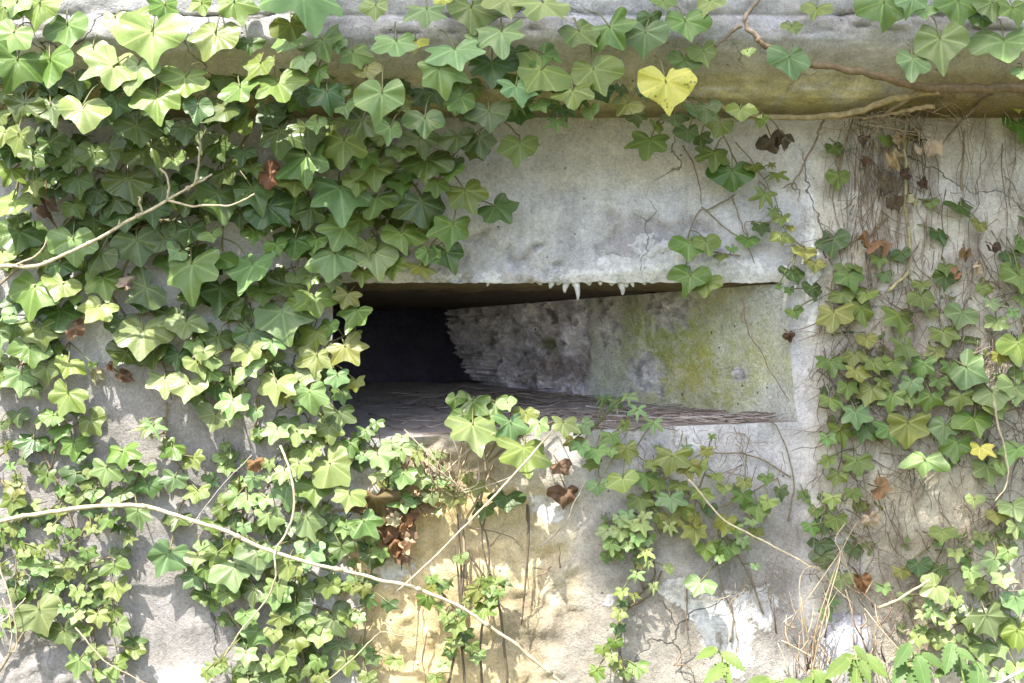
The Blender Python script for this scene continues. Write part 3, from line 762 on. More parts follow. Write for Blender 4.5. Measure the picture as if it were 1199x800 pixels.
C1 = '''38 346 64 -4 t m;70 338 42 -24 h y;68 371 52 8 t d;87 352 16 0 h y;122 335 48 5 s m;113 366 40 -20 s y;130 367 16 0 h d;165 341 48 -52 h d;8 372 25 -50 h y;2 396 28 0 t y;18 386 36 -10 t m;48 393 40 10 t m;34 414 42 0 t m;65 410 26 30 s d;55 436 36 10 h g;78 429 34 -20 t m;25 446 42 4 s g;2 447 34 0 h d;40 458 24 20 t d;76 469 46 -20 s o
168 396 64 8 t g;143 383 36 0 h d;145 418 38 -24 h d;170 356 36 0 t d;216 383 42 -8 t g;195 371 26 0 h d;180 420 38 20 h d;208 421 36 0 t d;192 451 42 0 s y;220 456 42 -6 t y;232 430 38 10 t y;227 405 22 10 t y;238 416 26 0 h y;231 350 38 0 h d;238 390 28 0 t d;107 428 14;165 427 12;152 333 28 30 t t;20 358 34 0 t d;92 386 24 60 h b;10 425 24 0 t d'''
ivy('ivy', 'mid green ivy on the left wall around the white plaster patch and brown curled leaves', C1,
    [[(-20, 480), (20, 430), (40, 380), (60, 330)], [(20, 430), (60, 420), (80, 400)], [(110, 320), (150, 370), (190, 420), (200, 470)], [(150, 370), (210, 370), (240, 400)]],
    fill=[([(-60, 330), (120, 330), (90, 400), (60, 470), (-60, 480)], 10, 16, 26, 'ddm', 0), ([(130, 340), (240, 340), (240, 470), (190, 460), (140, 400)], 12, 16, 26, 'ddm', 0)], extra=.012)

D1 = '''258 346 58 -6 t d;273 366 30 40 h d;332 338 46 -48 h d;371 356 50 10 s m;365 330 24 0 s m;390 330 28 0 t g;425 324 28 0 t m;405 351 30 -14 s o;412 371 48 -24 s m;332 376 64 14 t g;255 401 42 -10 h d;292 395 46 0 h d;290 416 40 8 s y;292 435 40 40 w y;246 425 32 -20 t y;246 441 28 -10 t y;318 405 26 0 s y;370 398 42 5 s m;323 430 20 0 h d;408 413 44 28 s o;370 425 42 0 s o;360 441 36 0 s g;322 456 46 0 s y;363 468 46 0 s y;395 445 30 0 s y;345 445 30 0 s m;252 458 34 0 h d;272 476 38 0 s y;332 470 18 0 s o;395 490 38 0 s d;385 506 36 0 s o;375 515 26 0 s m;350 360 30 0 t m;385 385 28 0 t m;305 345 34 0 t m;310 420 22 0 t m;400 465 24 0 s m;418 450 22 10 s o'''
ivy('ivy', 'ivy with small star shaped leaves crowding the left edge of the dark opening', D1,
    [[(300, 500), (310, 440), (330, 390), (350, 340)], [(330, 390), (380, 400), (410, 390)], [(360, 520), (370, 450), (390, 410)], [(260, 480), (270, 420), (260, 350)]],
    fill=[([(240, 335), (425, 330), (415, 470), (400, 520), (340, 480), (240, 470)], 20, 14, 26, 'dmmog', -.002)], extra=.012)

C2 = '''20 490 28 10 s d;60 491 32 -10 t m;47 495 20 0 t g;88 482 20 0 t d;110 497 40 48 t m;70 507 28 0 t m;38 522 36 -14 s d;58 523 20 0 h d;88 525 36 10 s m;91 536 22 0 h d;143 535 38 12 s m;123 555 36 -8 s g;15 575 28 0 s o;15 590 30 0 s m;45 552 22 0 h d;55 562 26 0 s m;88 558 28 -12 h d;105 555 16;72 575 20;90 585 24 0 t m;110 580 24 0 t m;105 568 18;143 580 28 0 t d;150 560 18;155 540 16;170 550 22 0 t m;173 572 32 6 t d;162 606 36 0 s g;125 612 30 -10 s m;105 600 20 0 t d;130 590 22 0 t y;45 610 22 0 t d;55 604 20 0 t d;15 620 26 0 s g;60 620 18 0 s y;85 625 16 0 h m;105 620 18;115 622 16;138 620 18 0 d d;12 548 16 0 d y
42 645 20;38 660 34 10 s m;50 668 26 20 s m;75 668 32 12 s m;90 660 20 0 s y;102 650 24 0 s m;135 666 36 20 w m;140 650 22 0 h d;105 675 22;110 685 18;20 695 38 0 h d;57 695 18;90 695 24 0 s y;97 703 22 0 s y;108 708 18 0 h d;87 722 24 0 s y;94 715 18;75 715 18 0 s y;49 722 50 28 t g;76 745 42 10 h d;136 692 32 15 s m;114 725 26 0 s y;133 720 22 0 s m;138 738 32 18 s g;112 765 24 -8 t g;157 764 24 0 t m;158 755 28 10 h d;140 780 32 60 w m;93 780 36 0 s g;118 791 20;1 666 18;28 650 18 0 s y;20 640 20;60 640 18;70 600 18 0 t m;30 600 20 0 t d;80 640 16;150 625 16;65 690 20;100 740 20'''
ivy('ivy', 'small leaved ivy on the lower left wall, under the left end of the arching cane', C2,
    [[(-10, 800), (30, 740), (60, 690), (90, 640), (110, 590), (130, 540)], [(110, 820), (112, 770), (110, 720), (100, 660), (80, 600), (60, 550), (40, 510)], [(60, 550), (70, 510), (100, 490)], [(110, 590), (150, 580), (165, 555)], [(0, 560), (20, 600), (20, 650)], [(-10, 540), (10, 525), (30, 520)], [(110, 720), (140, 700)], [(100, 660), (130, 655)]],
    fill=[([(-40, 560), (100, 560), (160, 620), (140, 700), (100, 760), (-40, 740)], 20, 11, 20, 'dmmgyo', 0.004), ([(-40, 480), (140, 500), (150, 560), (-40, 570)], 8, 12, 20, 'dmg', 0)])

C3 = '''168 505 24 -20 d y;181 504 26 20 d y;174 494 14 0 d y;198 528 34 -26 s m;195 518 16 0 h m;228 540 28 30 s m;203 565 30 -16 s g;232 580 30 0 s m;206 611 32 -8 t d;195 656 50 -22 t g;230 655 26 0 t y;225 680 32 -30 s g;238 700 26 0 t d'''
ivy('ivy', 'sparse ivy sprig on the bare sunlit concrete right of the small leaved ivy', C3,
    [[(196, 470), (195, 505), (200, 530), (216, 555), (222, 575)], [(196, 505), (180, 510)], [(222, 575), (210, 600), (200, 640)], [(200, 640), (225, 660), (245, 645)]])

D2 = '''250 491 38 -20 h g;270 488 26 0 s y;300 485 24 0 s y;322 508 34 -10 s y;305 508 16 0 s y;348 511 36 0 s y;336 500 32 0 t d;360 505 20 0 s y;365 530 24 0 s y;350 531 32 0 s m;394 548 56 52 t g;410 525 28 0 s m;404 536 26 0 s o;350 548 28 0 s y;332 556 28 0 s y;315 545 20 0 s y;295 564 28 -30 s g;315 560 18 0 s y;370 576 38 6 t m;335 578 46 -6 s g;275 586 32 -30 s g;290 590 26 10 s y;310 588 26 0 s y;408 585 36 -10 s y;363 616 48 14 s g;315 610 36 0 s y;430 617 40 30 s m;405 621 24 0 s y;360 652 48 0 s g;446 538 36 30 s y;425 536 18 0 s y;470 530 26 0 s y;472 561 32 0 s y;470 590 32 0 s m;260 600 28 0 t m;272 610 24 0 t d;250 616 28 0 t m;285 620 20 0 s y
252 653 28 -20 s m;277 672 48 10 t g;301 656 48 0 t g;315 650 26 0 s y;337 668 44 4 s g;258 686 30 0 h m;265 700 30 -10 h m;297 696 38 0 h d;325 690 32 0 s y;325 701 34 0 s y;350 695 36 0 h d;385 690 32 0 s m;398 690 20 0 h m;345 715 38 0 h d;287 725 28 0 t y;300 746 36 -20 s g;328 728 26 0 s y;320 745 22 0 h y;357 733 22 0 h y;370 730 30 0 s g;374 748 30 0 t y;395 730 46 42 h d;408 725 26 0 t m;345 755 44 10 s m;335 775 32 0 s y;397 758 30 10 w d;372 778 26 0 s m;375 795 26 0 s m;316 778 22 -20 h y;287 770 28 0 s y;300 782 20 0 s y;318 795 28 0 s m;405 780 30 0 s m;430 795 24 0 s m;350 790 26 0 h d;425 692 22 0 s o;430 705 24 0 s d;412 690 20 0 s m;420 725 20 0 s y;433 655 26 0 h d;446 650 22 0 s m;455 710 20 0 s d;463 776 22 0 s m;400 645 28 0 h d;385 660 26 0 h d;240 670 30 0 t m;440 560 18 0 t y
250 785 22 0 s m;242 790 20 0 s g;258 778 18 0 s m;388 612 22 0 t d;340 620 22 0 t d;300 640 22 0 t d;270 640 22 0 t m'''
ivy('ivy', 'thick mass of yellow green ivy below the left end of the slit', D2,
    [[(360, 830), (355, 770), (345, 700), (350, 640), (345, 580), (340, 520)], [(290, 830), (300, 760), (290, 690), (280, 630), (290, 570)], [(345, 700), (390, 720), (400, 750)], [(350, 640), (390, 600), (430, 600), (460, 560)], [(345, 580), (390, 550), (420, 530)], [(300, 760), (260, 700), (245, 660)], [(430, 830), (425, 770), (430, 700), (440, 640)]],
    fill=[([(250, 500), (480, 520), (470, 600), (430, 720), (400, 790), (250, 740), (230, 620)], 26, 12, 22, 'dmmgyydo', 0.0), ([(240, 770), (440, 760), (440, 830), (240, 830)], 26, 16, 26, 'dmg', 0)], extra=.010)

E = '''556 508 64 4 s g;598 504 46 0 s g;614 538 62 -8 s o;549 478 46 -10 s d;580 478 42 10 s m;595 474 24 20 h y;632 501 30 10 s y;659 501 34 -4 s y;570 492 36 0 t m;533 470 24 0 t m;616 487 26 0 t o;540 492 30 -10 t m'''
ivy('ivy', 'clump of broad fresh ivy leaves growing up over the middle of the sill', E,
    [[(560, 590), (570, 540), (560, 490), (555, 470)], [(570, 540), (610, 510), (650, 495)], [(570, 540), (600, 490)]], lift=lambda y: .040 - .03 * sm(440, 480, 520 - (y - 440)), extra=.012)

Ft = '''488 535 24 0 s y;495 565 20 0 s y;505 585 20 0 s y;487 555 22 0 s y;482 590 20 0 h d;530 585 32 0 s o;555 573 26 0 s o;594 588 36 -2 h d;567 600 28 0 s d;500 596 26 20 t b;440 595 50 0 t b;466 600 30 20 h b;475 615 26 0 t b;462 640 30 0 t b;480 625 24 30 h b;455 625 26 0 t b;470 655 26 0 t b;478 640 24 0 t t;460 610 24 20 t t;485 605 22 0 h b;545 560 18 0 s o;520 565 18 0 s y;460 545 22 0 s y;428 508 22 0 s m;440 498 18 0 s m;420 515 20 0 s m;512 600 16 0 s o;470 515 18 0 s y;455 522 20 0 s y'''
ivy('ivy', 'withered ivy with a hanging cluster of brown dead leaves below the sill', Ft,
    [[(545, 680), (540, 620), (530, 570), (515, 525)], [(540, 620), (560, 580), (580, 545)], [(480, 690), (478, 640), (470, 590), (450, 540)], [(530, 570), (500, 560), (480, 530)], [(530, 570), (545, 540), (550, 520)], [(525, 560), (510, 540), (495, 522)]],
    fill=[([(420, 520), (520, 520), (540, 600), (470, 590), (430, 560)], 70, 8, 17, 'yygto', 0.0)], stem_col=(.34, .27, .18))

G1 = '''505 680 18 0 s m;515 688 20 0 s m;525 685 16 0 d d;500 705 24 0 s m;522 725 24 -6 s m;535 735 30 6 s m;545 745 22 0 s d;530 755 22 0 s m;552 760 20 0 s m;527 766 18 0 s m;560 770 23 4 s m;520 780 16 0 s m;510 795 18 0 s m;540 655 16 20 h m;505 690 14 0 s o;540 720 18 0 s d;515 710 14 0 s m'''
ivy('ivy', 'thin ivy strand of small dark leaves on cream wall, left of the olive tuft', G1,
    [[(515, 830), (530, 780), (540, 720), (538, 660), (536, 600)], [(540, 720), (515, 690), (500, 685)], [(545, 760), (541, 700), (544, 640), (541, 610)], [(548, 830), (542, 770), (537, 700), (532, 640)], [(535, 740), (520, 720)]], stem_col=(.13, .105, .075), part_min=18)
G2 = '''570 685 22 0 s o;560 695 24 0 s o;580 682 18 0 s o;585 696 18 0 d m;555 701 20 0 s o;567 716 28 -4 s m;588 685 20 0 d d;575 705 20 0 s m;548 705 16 0 s o;572 693 18 0 s y;563 683 16 0 s o'''
ivy('ivy', 'round tuft of small olive ivy leaves hanging on dark roots over the cream stained wall', G2,
    [[(595, 840), (592, 770), (585, 720), (573, 670), (565, 630), (570, 600)], [(565, 820), (563, 760), (566, 710), (572, 640), (562, 610)], [(548, 640), (560, 665), (568, 680)], [(617, 590), (619, 630), (617, 680), (612, 730)]], stem_col=(.13, .105, .075), extra=.014, part_min=18)

H = '''725 610 20 0 s y;727 626 22 0 s y;745 632 20 0 s y;752 618 26 0 s y;715 641 26 -6 s y;710 625 20 0 s y;722 650 18 0 s m;740 615 18 0 s y;755 650 20 0 d y;760 662 16 0 d y;745 676 18 0 d y;765 690 18 0 d y;783 668 18 20 h y;728 695 18 0 s m;725 720 22 0 s o;723 738 20 0 s d;720 755 18 0 s m;745 785 26 0 s m;698 790 24 0 s m;706 762 18 0 s m;716 772 18 0 s y;735 640 18 0 s y;735 605 20 0 s y;750 665 14 0 d o;742 700 16 0 d o;730 708 16 0 s d;758 635 16 0 s y;720 780 18 0 s m;733 790 18 0 s m'''
ivy('ivy', 'hanging strand of curled yellow green ivy left of the white lime run', H,
    [[(735, 840), (728, 780), (722, 740), (735, 710), (755, 690), (768, 670), (760, 640), (745, 600)], [(735, 710), (760, 695), (775, 670)], [(722, 740), (712, 765)], [(755, 690), (745, 660), (740, 630)]], stem_col=(.16, .12, .08), extra=.012, part_min=18, fill=[([(705, 605), (760, 605), (760, 660), (705, 655)], 70, 10, 18, 'yyyg', 0)])

I = '''685 501 30 40 s g;671 520 22 0 s o;680 525 24 -6 s y;700 531 29 8 s y;716 530 20 0 s y;695 545 22 0 s m;716 515 24 0 s m;700 572 25 4 h y;705 472 22 0 d d;722 476 25 0 d d;736 467 20 0 d g;746 484 25 0 d g;765 500 25 0 d g;731 500 20 0 s m;735 531 32 8 s o;730 566 37 10 t y;756 563 30 0 s m;787 541 39 -2 s o;805 550 30 0 s o;820 548 25 0 s o;828 530 18 0 s o;795 571 25 0 s o;770 570 24 0 s o;750 590 30 0 s m;785 588 32 0 s g;820 581 30 0 s m;755 605 17 0 s y;785 613 32 0 s o;784 620 22 0 d y;815 610 25 0 s o;830 598 20 0 h d;815 626 29 0 s o;850 616 32 0 s o;862 622 20 0 s y;870 635 18 0 s y;872 568 24 0 s o;848 573 17 0 h m;898 562 18 0 h g;915 578 22 16 s d;898 590 22 -20 h y;870 585 25 0 s m;886 598 32 0 t m;833 513 12 0 d m;885 625 18 0 s o;818 687 32 -20 t y;825 646 25 0 t m;850 646 29 0 t m;843 655 15 0 s y;875 643 12;885 664 13 0 s y;800 600 24 0 s m;840 560 18 0 s o;765 545 20 0 s m;775 610 20 0 s m;860 640 20 0 t m;835 640 18 0 s o;880 612 17 0 s y'''
ivy('ivy', 'olive and yellow ivy under the right half of the sill, crossed by a straight straw', I,
    [[(895, 720), (870, 660), (830, 600), (780, 560), (740, 530), (700, 500)], [(830, 600), (870, 580), (910, 560)], [(780, 560), (760, 590), (750, 620)], [(925, 610), (928, 560), (915, 510), (900, 490)], [(928, 560), (880, 535), (830, 528)], [(818, 620), (815, 590), (830, 540)], [(856, 750), (856, 720), (848, 690), (840, 660)]], stem_r=.0015,
    fill=[([(690, 510), (840, 530), (900, 600), (880, 650), (770, 640), (720, 580)], 8, 9, 16, 'ommgoy', 0)], extra=.004)

J = '''978 176 24 10 h d;982 211 30 4 h o;1038 166 20 0 h o;975 286 40 -2 h d;1126 246 33 0 h d;1091 239 18 0 h m;1101 277 31 10 h d;1146 265 22 -30 h o;1029 306 20 0 s o;1057 300 22 10 h d;1186 302 24 0 h d;1185 317 24 0 h m;988 316 18 0 h m;1003 315 18 0 h m;1108 316 22 0 h m;943 297 29 -8 h o;955 312 24 0 h o;928 323 33 4 h d;952 342 29 0 h d;930 367 20 20 h m;912 337 12;925 341 13;995 328 31 12 t m;990 347 29 30 h m;1013 347 28 -20 h m;1010 368 37 4 s m;976 374 44 0 s o;1015 400 26 0 h o;1054 377 42 -10 s m;1080 353 33 4 t m;1080 335 20 0 h m;1107 328 31 0 h d;1091 368 20 0 s o;1125 372 35 -18 t g;1106 395 35 2 s m;1140 398 22 20 h d;1160 357 20 0 s y;1167 381 28 0 s o;1187 368 17 0 h y;1193 328 35 -6 h m;1196 352 20 0 h o;1193 410 44 4 t m;1060 412 40 0 s g;1080 433 37 0 s g;973 428 33 -4 s m;1000 420 28 0 s o;1003 439 29 0 s o;1023 429 29 0 s m;1047 429 29 4 s m;1097 415 24 0 s o;1112 433 26 0 s m;1140 434 50 60 t g;1164 466 44 10 t y;1187 459 40 -20 t y;1067 453 28 0 s g;992 457 26 0 s m;1020 462 35 0 s o;1045 470 35 0 s m;1065 468 26 0 s m;1090 470 31 0 s m;1125 470 31 0 s m;975 473 31 0 s o;1003 489 39 0 s g;986 509 37 10 s m;1017 506 31 40 s d;1042 508 35 0 s m;1064 506 50 0 s o;1105 505 40 -10 t g;1143 497 44 4 t m;1121 526 40 0 t m;1084 544 46 0 w y;1147 529 29 0 s Y;1166 480 29 10 t y;1157 553 39 10 s g;1172 550 20 0 h y;1004 546 33 0 s o;980 560 26 0 s o;1190 531 39 0 t y;968 516 22 0 s y;970 541 24 0 s o;1192 125 26 0 h Y;1192 150 39 -10 h m;1195 440 28 0 h m;1170 420 22 0 s o;1035 450 22 0 s m;1100 450 24 0 s m;1150 340 17 0 s o'''
ivy('ivy', 'ivy on the right wall beside the slit, hearts above and starry leaves below', J,
    [[(1050, 620), (1055, 540), (1035, 460), (1010, 400), (985, 340), (955, 300), (930, 280)], [(1035, 460), (1090, 430), (1140, 410), (1199, 400)], [(1010, 400), (1060, 380), (1110, 370), (1160, 360)], [(985, 340), (1040, 330), (1065, 290), (1062, 240), (1060, 190)], [(1040, 330), (1100, 300), (1150, 285), (1199, 268)], [(1175, 600), (1170, 540), (1150, 480), (1130, 420)], [(1000, 560), (1000, 500), (985, 440), (975, 390), (960, 340)], [(1126, 245), (1128, 200), (1130, 150)], [(982, 205), (990, 170), (1000, 130)]],
    fill=[([(960, 320), (1260, 300), (1260, 560), (960, 560)], 13, 12, 24, 'oommgd', 0), ([(1205, -20), (1290, -20), (1290, 300), (1205, 300)], 20, 24, 44, 'mmd', 0)], stem_col=(.24, .185, .115), extra=.006)

K = '''1188 598 36 10 h y;1140 587 20 0 h y;1167 606 22 0 h o;1103 627 28 0 h m;975 587 22 0 s y;1000 580 22 0 s o;980 612 28 0 s m;965 616 26 0 t d;985 682 30 -4 h g;965 655 28 0 t d;1000 646 26 0 t d;1055 672 22 0 s o;1075 665 28 0 h d;1100 670 24 0 s d;1137 673 26 0 s y;1163 661 32 -10 s g;1180 650 22 0 s y;1175 681 26 0 s y;1145 690 28 0 t o;1190 706 32 0 t y;1090 690 36 -60 t y;1108 695 18 0 h m;1092 722 28 0 d y;1090 708 18 0 d y;1080 722 18 0 d y;1110 728 24 0 s y;1137 725 38 -10 h d;1158 730 46 20 s g;1152 763 42 -14 t g;1170 762 28 20 h g;1190 746 46 -4 t m;1097 749 30 0 t m;1075 750 24 0 s y;1080 738 16;970 718 26 20 s y;975 705 20 0 s g;1190 620 26 0 s y;1120 650 20 0 s y;1130 750 22 0 t g;1190 785 30 0 t y;1170 790 24 0 s y;960 640 26 0 h d;950 620 22 0 s m;1035 690 18 0 s y;1060 700 18 0 s g;1120 705 18 0 s y;1150 630 20 0 s o'''
ivy('ivy', 'pale sunlit ivy at the foot of the right wall, above the nettles', K,
    [[(1140, 830), (1140, 760), (1150, 700), (1165, 640), (1180, 590)], [(1150, 700), (1110, 680), (1090, 640)], [(1100, 820), (1095, 750), (1100, 700)], [(970, 760), (975, 700), (985, 640), (990, 590)], [(1140, 760), (1180, 730), (1199, 720)]],
    fill=[([(1040, 640), (1260, 580), (1260, 800), (1060, 780)], 32, 11, 22, 'yyggom', 0), ([(935, 570), (1040, 570), (1020, 660), (950, 670)], 24, 12, 22, 'dmoo', 0)], extra=.010, stem_col=(.38, .30, .19))

Lv = '''1033 13 60 -8 t m;1068 5 37 -6 t y;1082 15 26 0 h y;1122 11 57 -4 t m;1162 10 40 0 t g;1188 16 42 0 t m;1102 56 68 4 t g;1068 77 44 -4 h g;1175 56 67 0 h g;1150 25 27 0 h d;1197 86 28 0 h y;955 14 30 -10 h m;928 34 26 10 h m;924 75 48 -2 t g;875 62 17 0 h m'''
ivy('ivy', 'broad ivy leaves draped over the slab at the top right, above the woody stem', Lv,
    [[(1240, 40), (1170, 25), (1110, 15), (1050, -5), (1000, -30)], [(1110, 15), (1090, 50)], [(950, -20), (945, 10), (928, 60)]], mode='slab',
    fill=[([(1000, -70), (1290, -70), (1290, -5), (1000, -8)], 26, 30, 55, 'mmy', 0), ([(1205, 0), (1290, 0), (1290, 120), (1205, 120)], 22, 30, 50, 'mmg', 0)])

Mv = '''776 5 27 0 h m;761 24 26 0 h d;755 46 52 -4 h g;803 32 48 10 h m;830 6 38 0 h y;825 65 36 10 h m;800 76 34 -10 h m;780 107 68 0 h Y;731 126 36 -28 h o;815 131 28 0 h d;827 132 34 10 t d;842 150 32 -24 t m;866 132 32 -8 h o;892 143 20 0 t o;728 108 22 0 h d;760 172 42 -8 s m;837 186 44 -4 s m;858 208 46 0 t d;883 197 20 0 t o;790 140 26 0 t d;805 158 28 0 t d;770 150 24 0 s m;745 140 26 0 t d;820 165 24 0 s d;905 168 30 20 t k;918 165 26 0 t k;755 110 26 0 h d'''
ivy('ivy', 'ivy spray carrying one big bright yellow heart shaped leaf with brown specks', Mv,
    [[(700, 20), (760, 60), (800, 110), (840, 150), (862, 190)], [(760, 60), (800, 55), (830, 40)], [(800, 110), (770, 150)], [(840, 150), (890, 130)], [(840, 0), (800, 40)]],
    lift=lambda y: .160 - .01 * sm(20, 110, y) - .125 * sm(118, 195, y))

Nv = '''806 291 40 0 h m;828 288 32 6 h m;808 329 44 -2 h m;827 336 35 2 t m;857 293 14 0 h y;843 302 14 0 h o'''
ivy('ivy', 'short sprig of glossy heart shaped ivy leaves hanging across the lintel edge', Nv,
    [[(862, 230), (830, 245), (818, 245), (806, 275), (805, 305), (812, 320)], [(820, 243), (850, 268), (870, 285), (885, 310)], [(868, 300), (840, 298), (826, 290)]], extra=.012, stem_r=.0014)
Ov = '''911 208 24 0 d o;893 234 30 -10 d o;905 251 18 0 d o;916 258 20 0 s o;892 268 24 0 s d;875 284 24 -10 h m;914 280 30 0 w o;905 195 12 0 d o;925 268 14 0 s o'''
ivy('ivy', 'thin ivy tendril with tiny olive leaves, left of the vertical white streak', Ov,
    [[(860, 165), (885, 195), (905, 230), (915, 265), (940, 290)], [(905, 225), (890, 212), (892, 230)], [(915, 258), (895, 262), (872, 262), (874, 280)]], stem_r=.001, extra=.004, part_min=17)

# ------------------------------------------------------------------ old woody stem under the slab with dead roots
loc = P(1240, 105, .15)
old = root('woody_vine', loc, 'thick old woody stem under the slab with withered roots hanging from it', 'vine')
BR = (.19, .135, .08)
def sub(name, pts, r0, r1, col, sides=8, mat=M_BARK, kn=.1, parent=old, wob=.003):
    mb = MB()
    p3 = smoothline([P(q[0], q[1], q[2] * (.93 if q[1] < 128 else 1)) for q in pts], 8)
    p3 = [p + wob * np.array([fbm(k, 1, 1, .3), fbm(k, 5, 1, .3), fbm(k, 9, 1, .3)]) for k, p in enumerate(p3)]
    tube(mb, p3, r0, r1, sides, col, knots=kn)
    return mb.build(name, mat, parent, origin=p3[0])
sub('trunk', [(1260, 112, .13), (1199, 104, .13), (1140, 104, .125), (1085, 102, .13), (1040, 92, .14), (990, 82, .15), (950, 74, .158), (905, 58, .170), (885, 44, .175)], .0072, .0034, BR)
sub('branch', [(890, 48, .175), (872, 26, .176), (882, 8, .176), (900, -20, .176)], .004, .0022, (.24, .19, .14))
sub('branch', [(868, 30, .176), (850, 44, .174), (838, 54, .172), (842, 49, .174)], .003, .0015, (.20, .16, .11))
sub('branch', [(1100, 106, .13), (1040, 118, .09), (1000, 132, .06), (940, 137, .05), (880, 134, .055), (820, 122, .08), (760, 115, .1)], .0055, .003, (.33, .26, .14))
sub('branch', [(1082, 104, .13), (1060, 118, .10), (1030, 136, .05), (1005, 140, .03)], .004, .002, (.26, .20, .13))
sub('branch', [(1165, 108, .12), (1140, 128, .05), (1110, 160, .02), (1090, 180, .012)], .0026, .0012, (.20, .155, .11))
sub('branch', [(1095, 125, .08), (1070, 128, .07), (1040, 134, .06), (1010, 138, .05)], .0035, .002, (.40, .31, .18))
sub('branch', [(965, 140, .03), (955, 165, .012), (940, 195, .010), (928, 215, .010), (932, 222, .010)], .0018, .001, (.22, .17, .12))
sub('branch', [(928, 215, .010), (915, 222, .010)], .001, .0006, (.22, .17, .12)); sub('branch', [(930, 214, .010), (936, 225, .012), (935, 238, .01)], .001, .0006, (.22, .17, .12))
sub('branch', [(1062, 140, .03), (1060, 200, .016), (1062, 260, .014), (1066, 300, .018), (1060, 322, .02), (1040, 340, .02)], .0022, .0028, (.36, .32, .17))
sub('branch', [(1040, 255, .014), (1025, 270, .014), (1008, 285, .014)], .0022, .0016, (.24, .19, .11))
mb = MB()
for _ in range(150):
    x = rng.gauss(1030, 26) if rng.random() < .6 else rng.uniform(965, 1199)
    y = rng.uniform(120, 230); ln = rng.uniform(30, 150)
    pts = []
    xx = x
    for k in range(6):
        pts.append(P(xx, y + ln * k / 5, .006 + .014 * rng.random() + (.04 if y + ln * k / 5 < 145 else 0))); xx += rng.gauss(0, 5)
    cc = np.array(rng.choice([(.30, .235, .16), (.22, .165, .115), (.38, .32, .23)]))
    tube(mb, smoothline(pts, 3), rng.uniform(.0004, .0011), .0004, 3, cc)
for _ in range(60):
    x, y = rng.gauss(1050, 45), rng.uniform(112, 150)
    a = P(x, y, rng.uniform(.02, .09)); bb_ = P(x + rng.gauss(0, 40), y + rng.gauss(10, 14), rng.uniform(.01, .07))
    tube(mb, smoothline([a, (a + bb_) / 2 + np.array([0, -.01, rng.uniform(-.015, .015)]), bb_], 4), .0008, .0004, 3, (.34, .26, .17))
o = mb.build('rootlets', M_BARK, old, origin=loc); o['kind'] = 'stuff'
for x, y, s, k, c in ((1048, 240, 30, 't', 'k'), (1082, 216, 20, 'h', 'k'), (1071, 236, 20, 'h', 't'), (1013, 190, 18, 'h', 'k'), (1050, 190, 32, 't', 't'), (1089, 176, 30, 't', 't'), (1023, 286, 38, 't', 'b'), (1055, 165, 26, 't', 't'), (1070, 160, 24, 't', 'b'),
                      (1012, 165, 18, 'h', 'k'), (1130, 300, 22, 't', 'b'), (1166, 292, 20, 'h', 'k'), (1145, 315, 24, 't', 't'), (1120, 320, 20, 't', 'b'), (1040, 215, 20, 't', 'k'), (1060, 205, 20, 'h', 'k')):
    m1 = MB(); cc = P(x, y, .03 + rng.uniform(0, .02)); leaf_into(m1, cc, s, rng.uniform(-40, 40), k, c, pitch=rng.uniform(.2, .9), yaw=rng.uniform(-.8, .8))
    m1.build('dead_leaf', M_DEAD, old, origin=cc)

# web of fine dead roots over the right wall
mb = MB()
for _ in range(850):
    x, y = rng.uniform(955, 1230), rng.triangular(180, 760, 420)
    ang = rng.gauss(math.pi / 2, .5) if rng.random() < .6 else rng.uniform(0, math.pi)
    ln = rng.uniform(15, 70); pts = []
    for k in range(5):
        pts.append(P(x, y, .014 + .012 * rng.random())); x += math.cos(ang) * ln / 4; y += math.sin(ang) * ln / 4; ang += rng.gauss(0, .35)
    tube(mb, smoothline(pts, 3), rng.uniform(.0005, .0013), .0004, 3, rng.choice([(.28, .22, .16), (.20, .15, .11), (.36, .30, .23)]))
tag(mb.build('dead_roots', M_BARK), 'web of fine brown dead ivy roots clinging to the right wall behind the leaves', 'dead roots', kind='stuff')
mb = MB()
for _ in range(110):
    x, y = rng.choice([(rng.gauss(865, 12), rng.uniform(495, 560)), (rng.gauss(770, 40), rng.uniform(495, 560)), (rng.gauss(880, 25), rng.uniform(655, 700)), (rng.uniform(700, 930), rng.uniform(500, 640))])
    ang = rng.gauss(math.pi / 2, .7); ln = rng.uniform(12, 45); pts = []
    for k in range(5):
        pts.append(P(x, y, .007 + .012 * rng.random())); x += math.cos(ang) * ln / 4; y += math.sin(ang) * ln / 4; ang += rng.gauss(0, .5)
    tube(mb, smoothline(pts, 3), rng.uniform(.0005, .0010), .0003, 3, rng.choice([(.30, .24, .17), (.40, .34, .25), (.22, .17, .12)]))
tag(mb.build('dead_roots', M_BARK), 'curly dry root threads hanging below the right end of the sill', 'dead roots', kind='stuff')
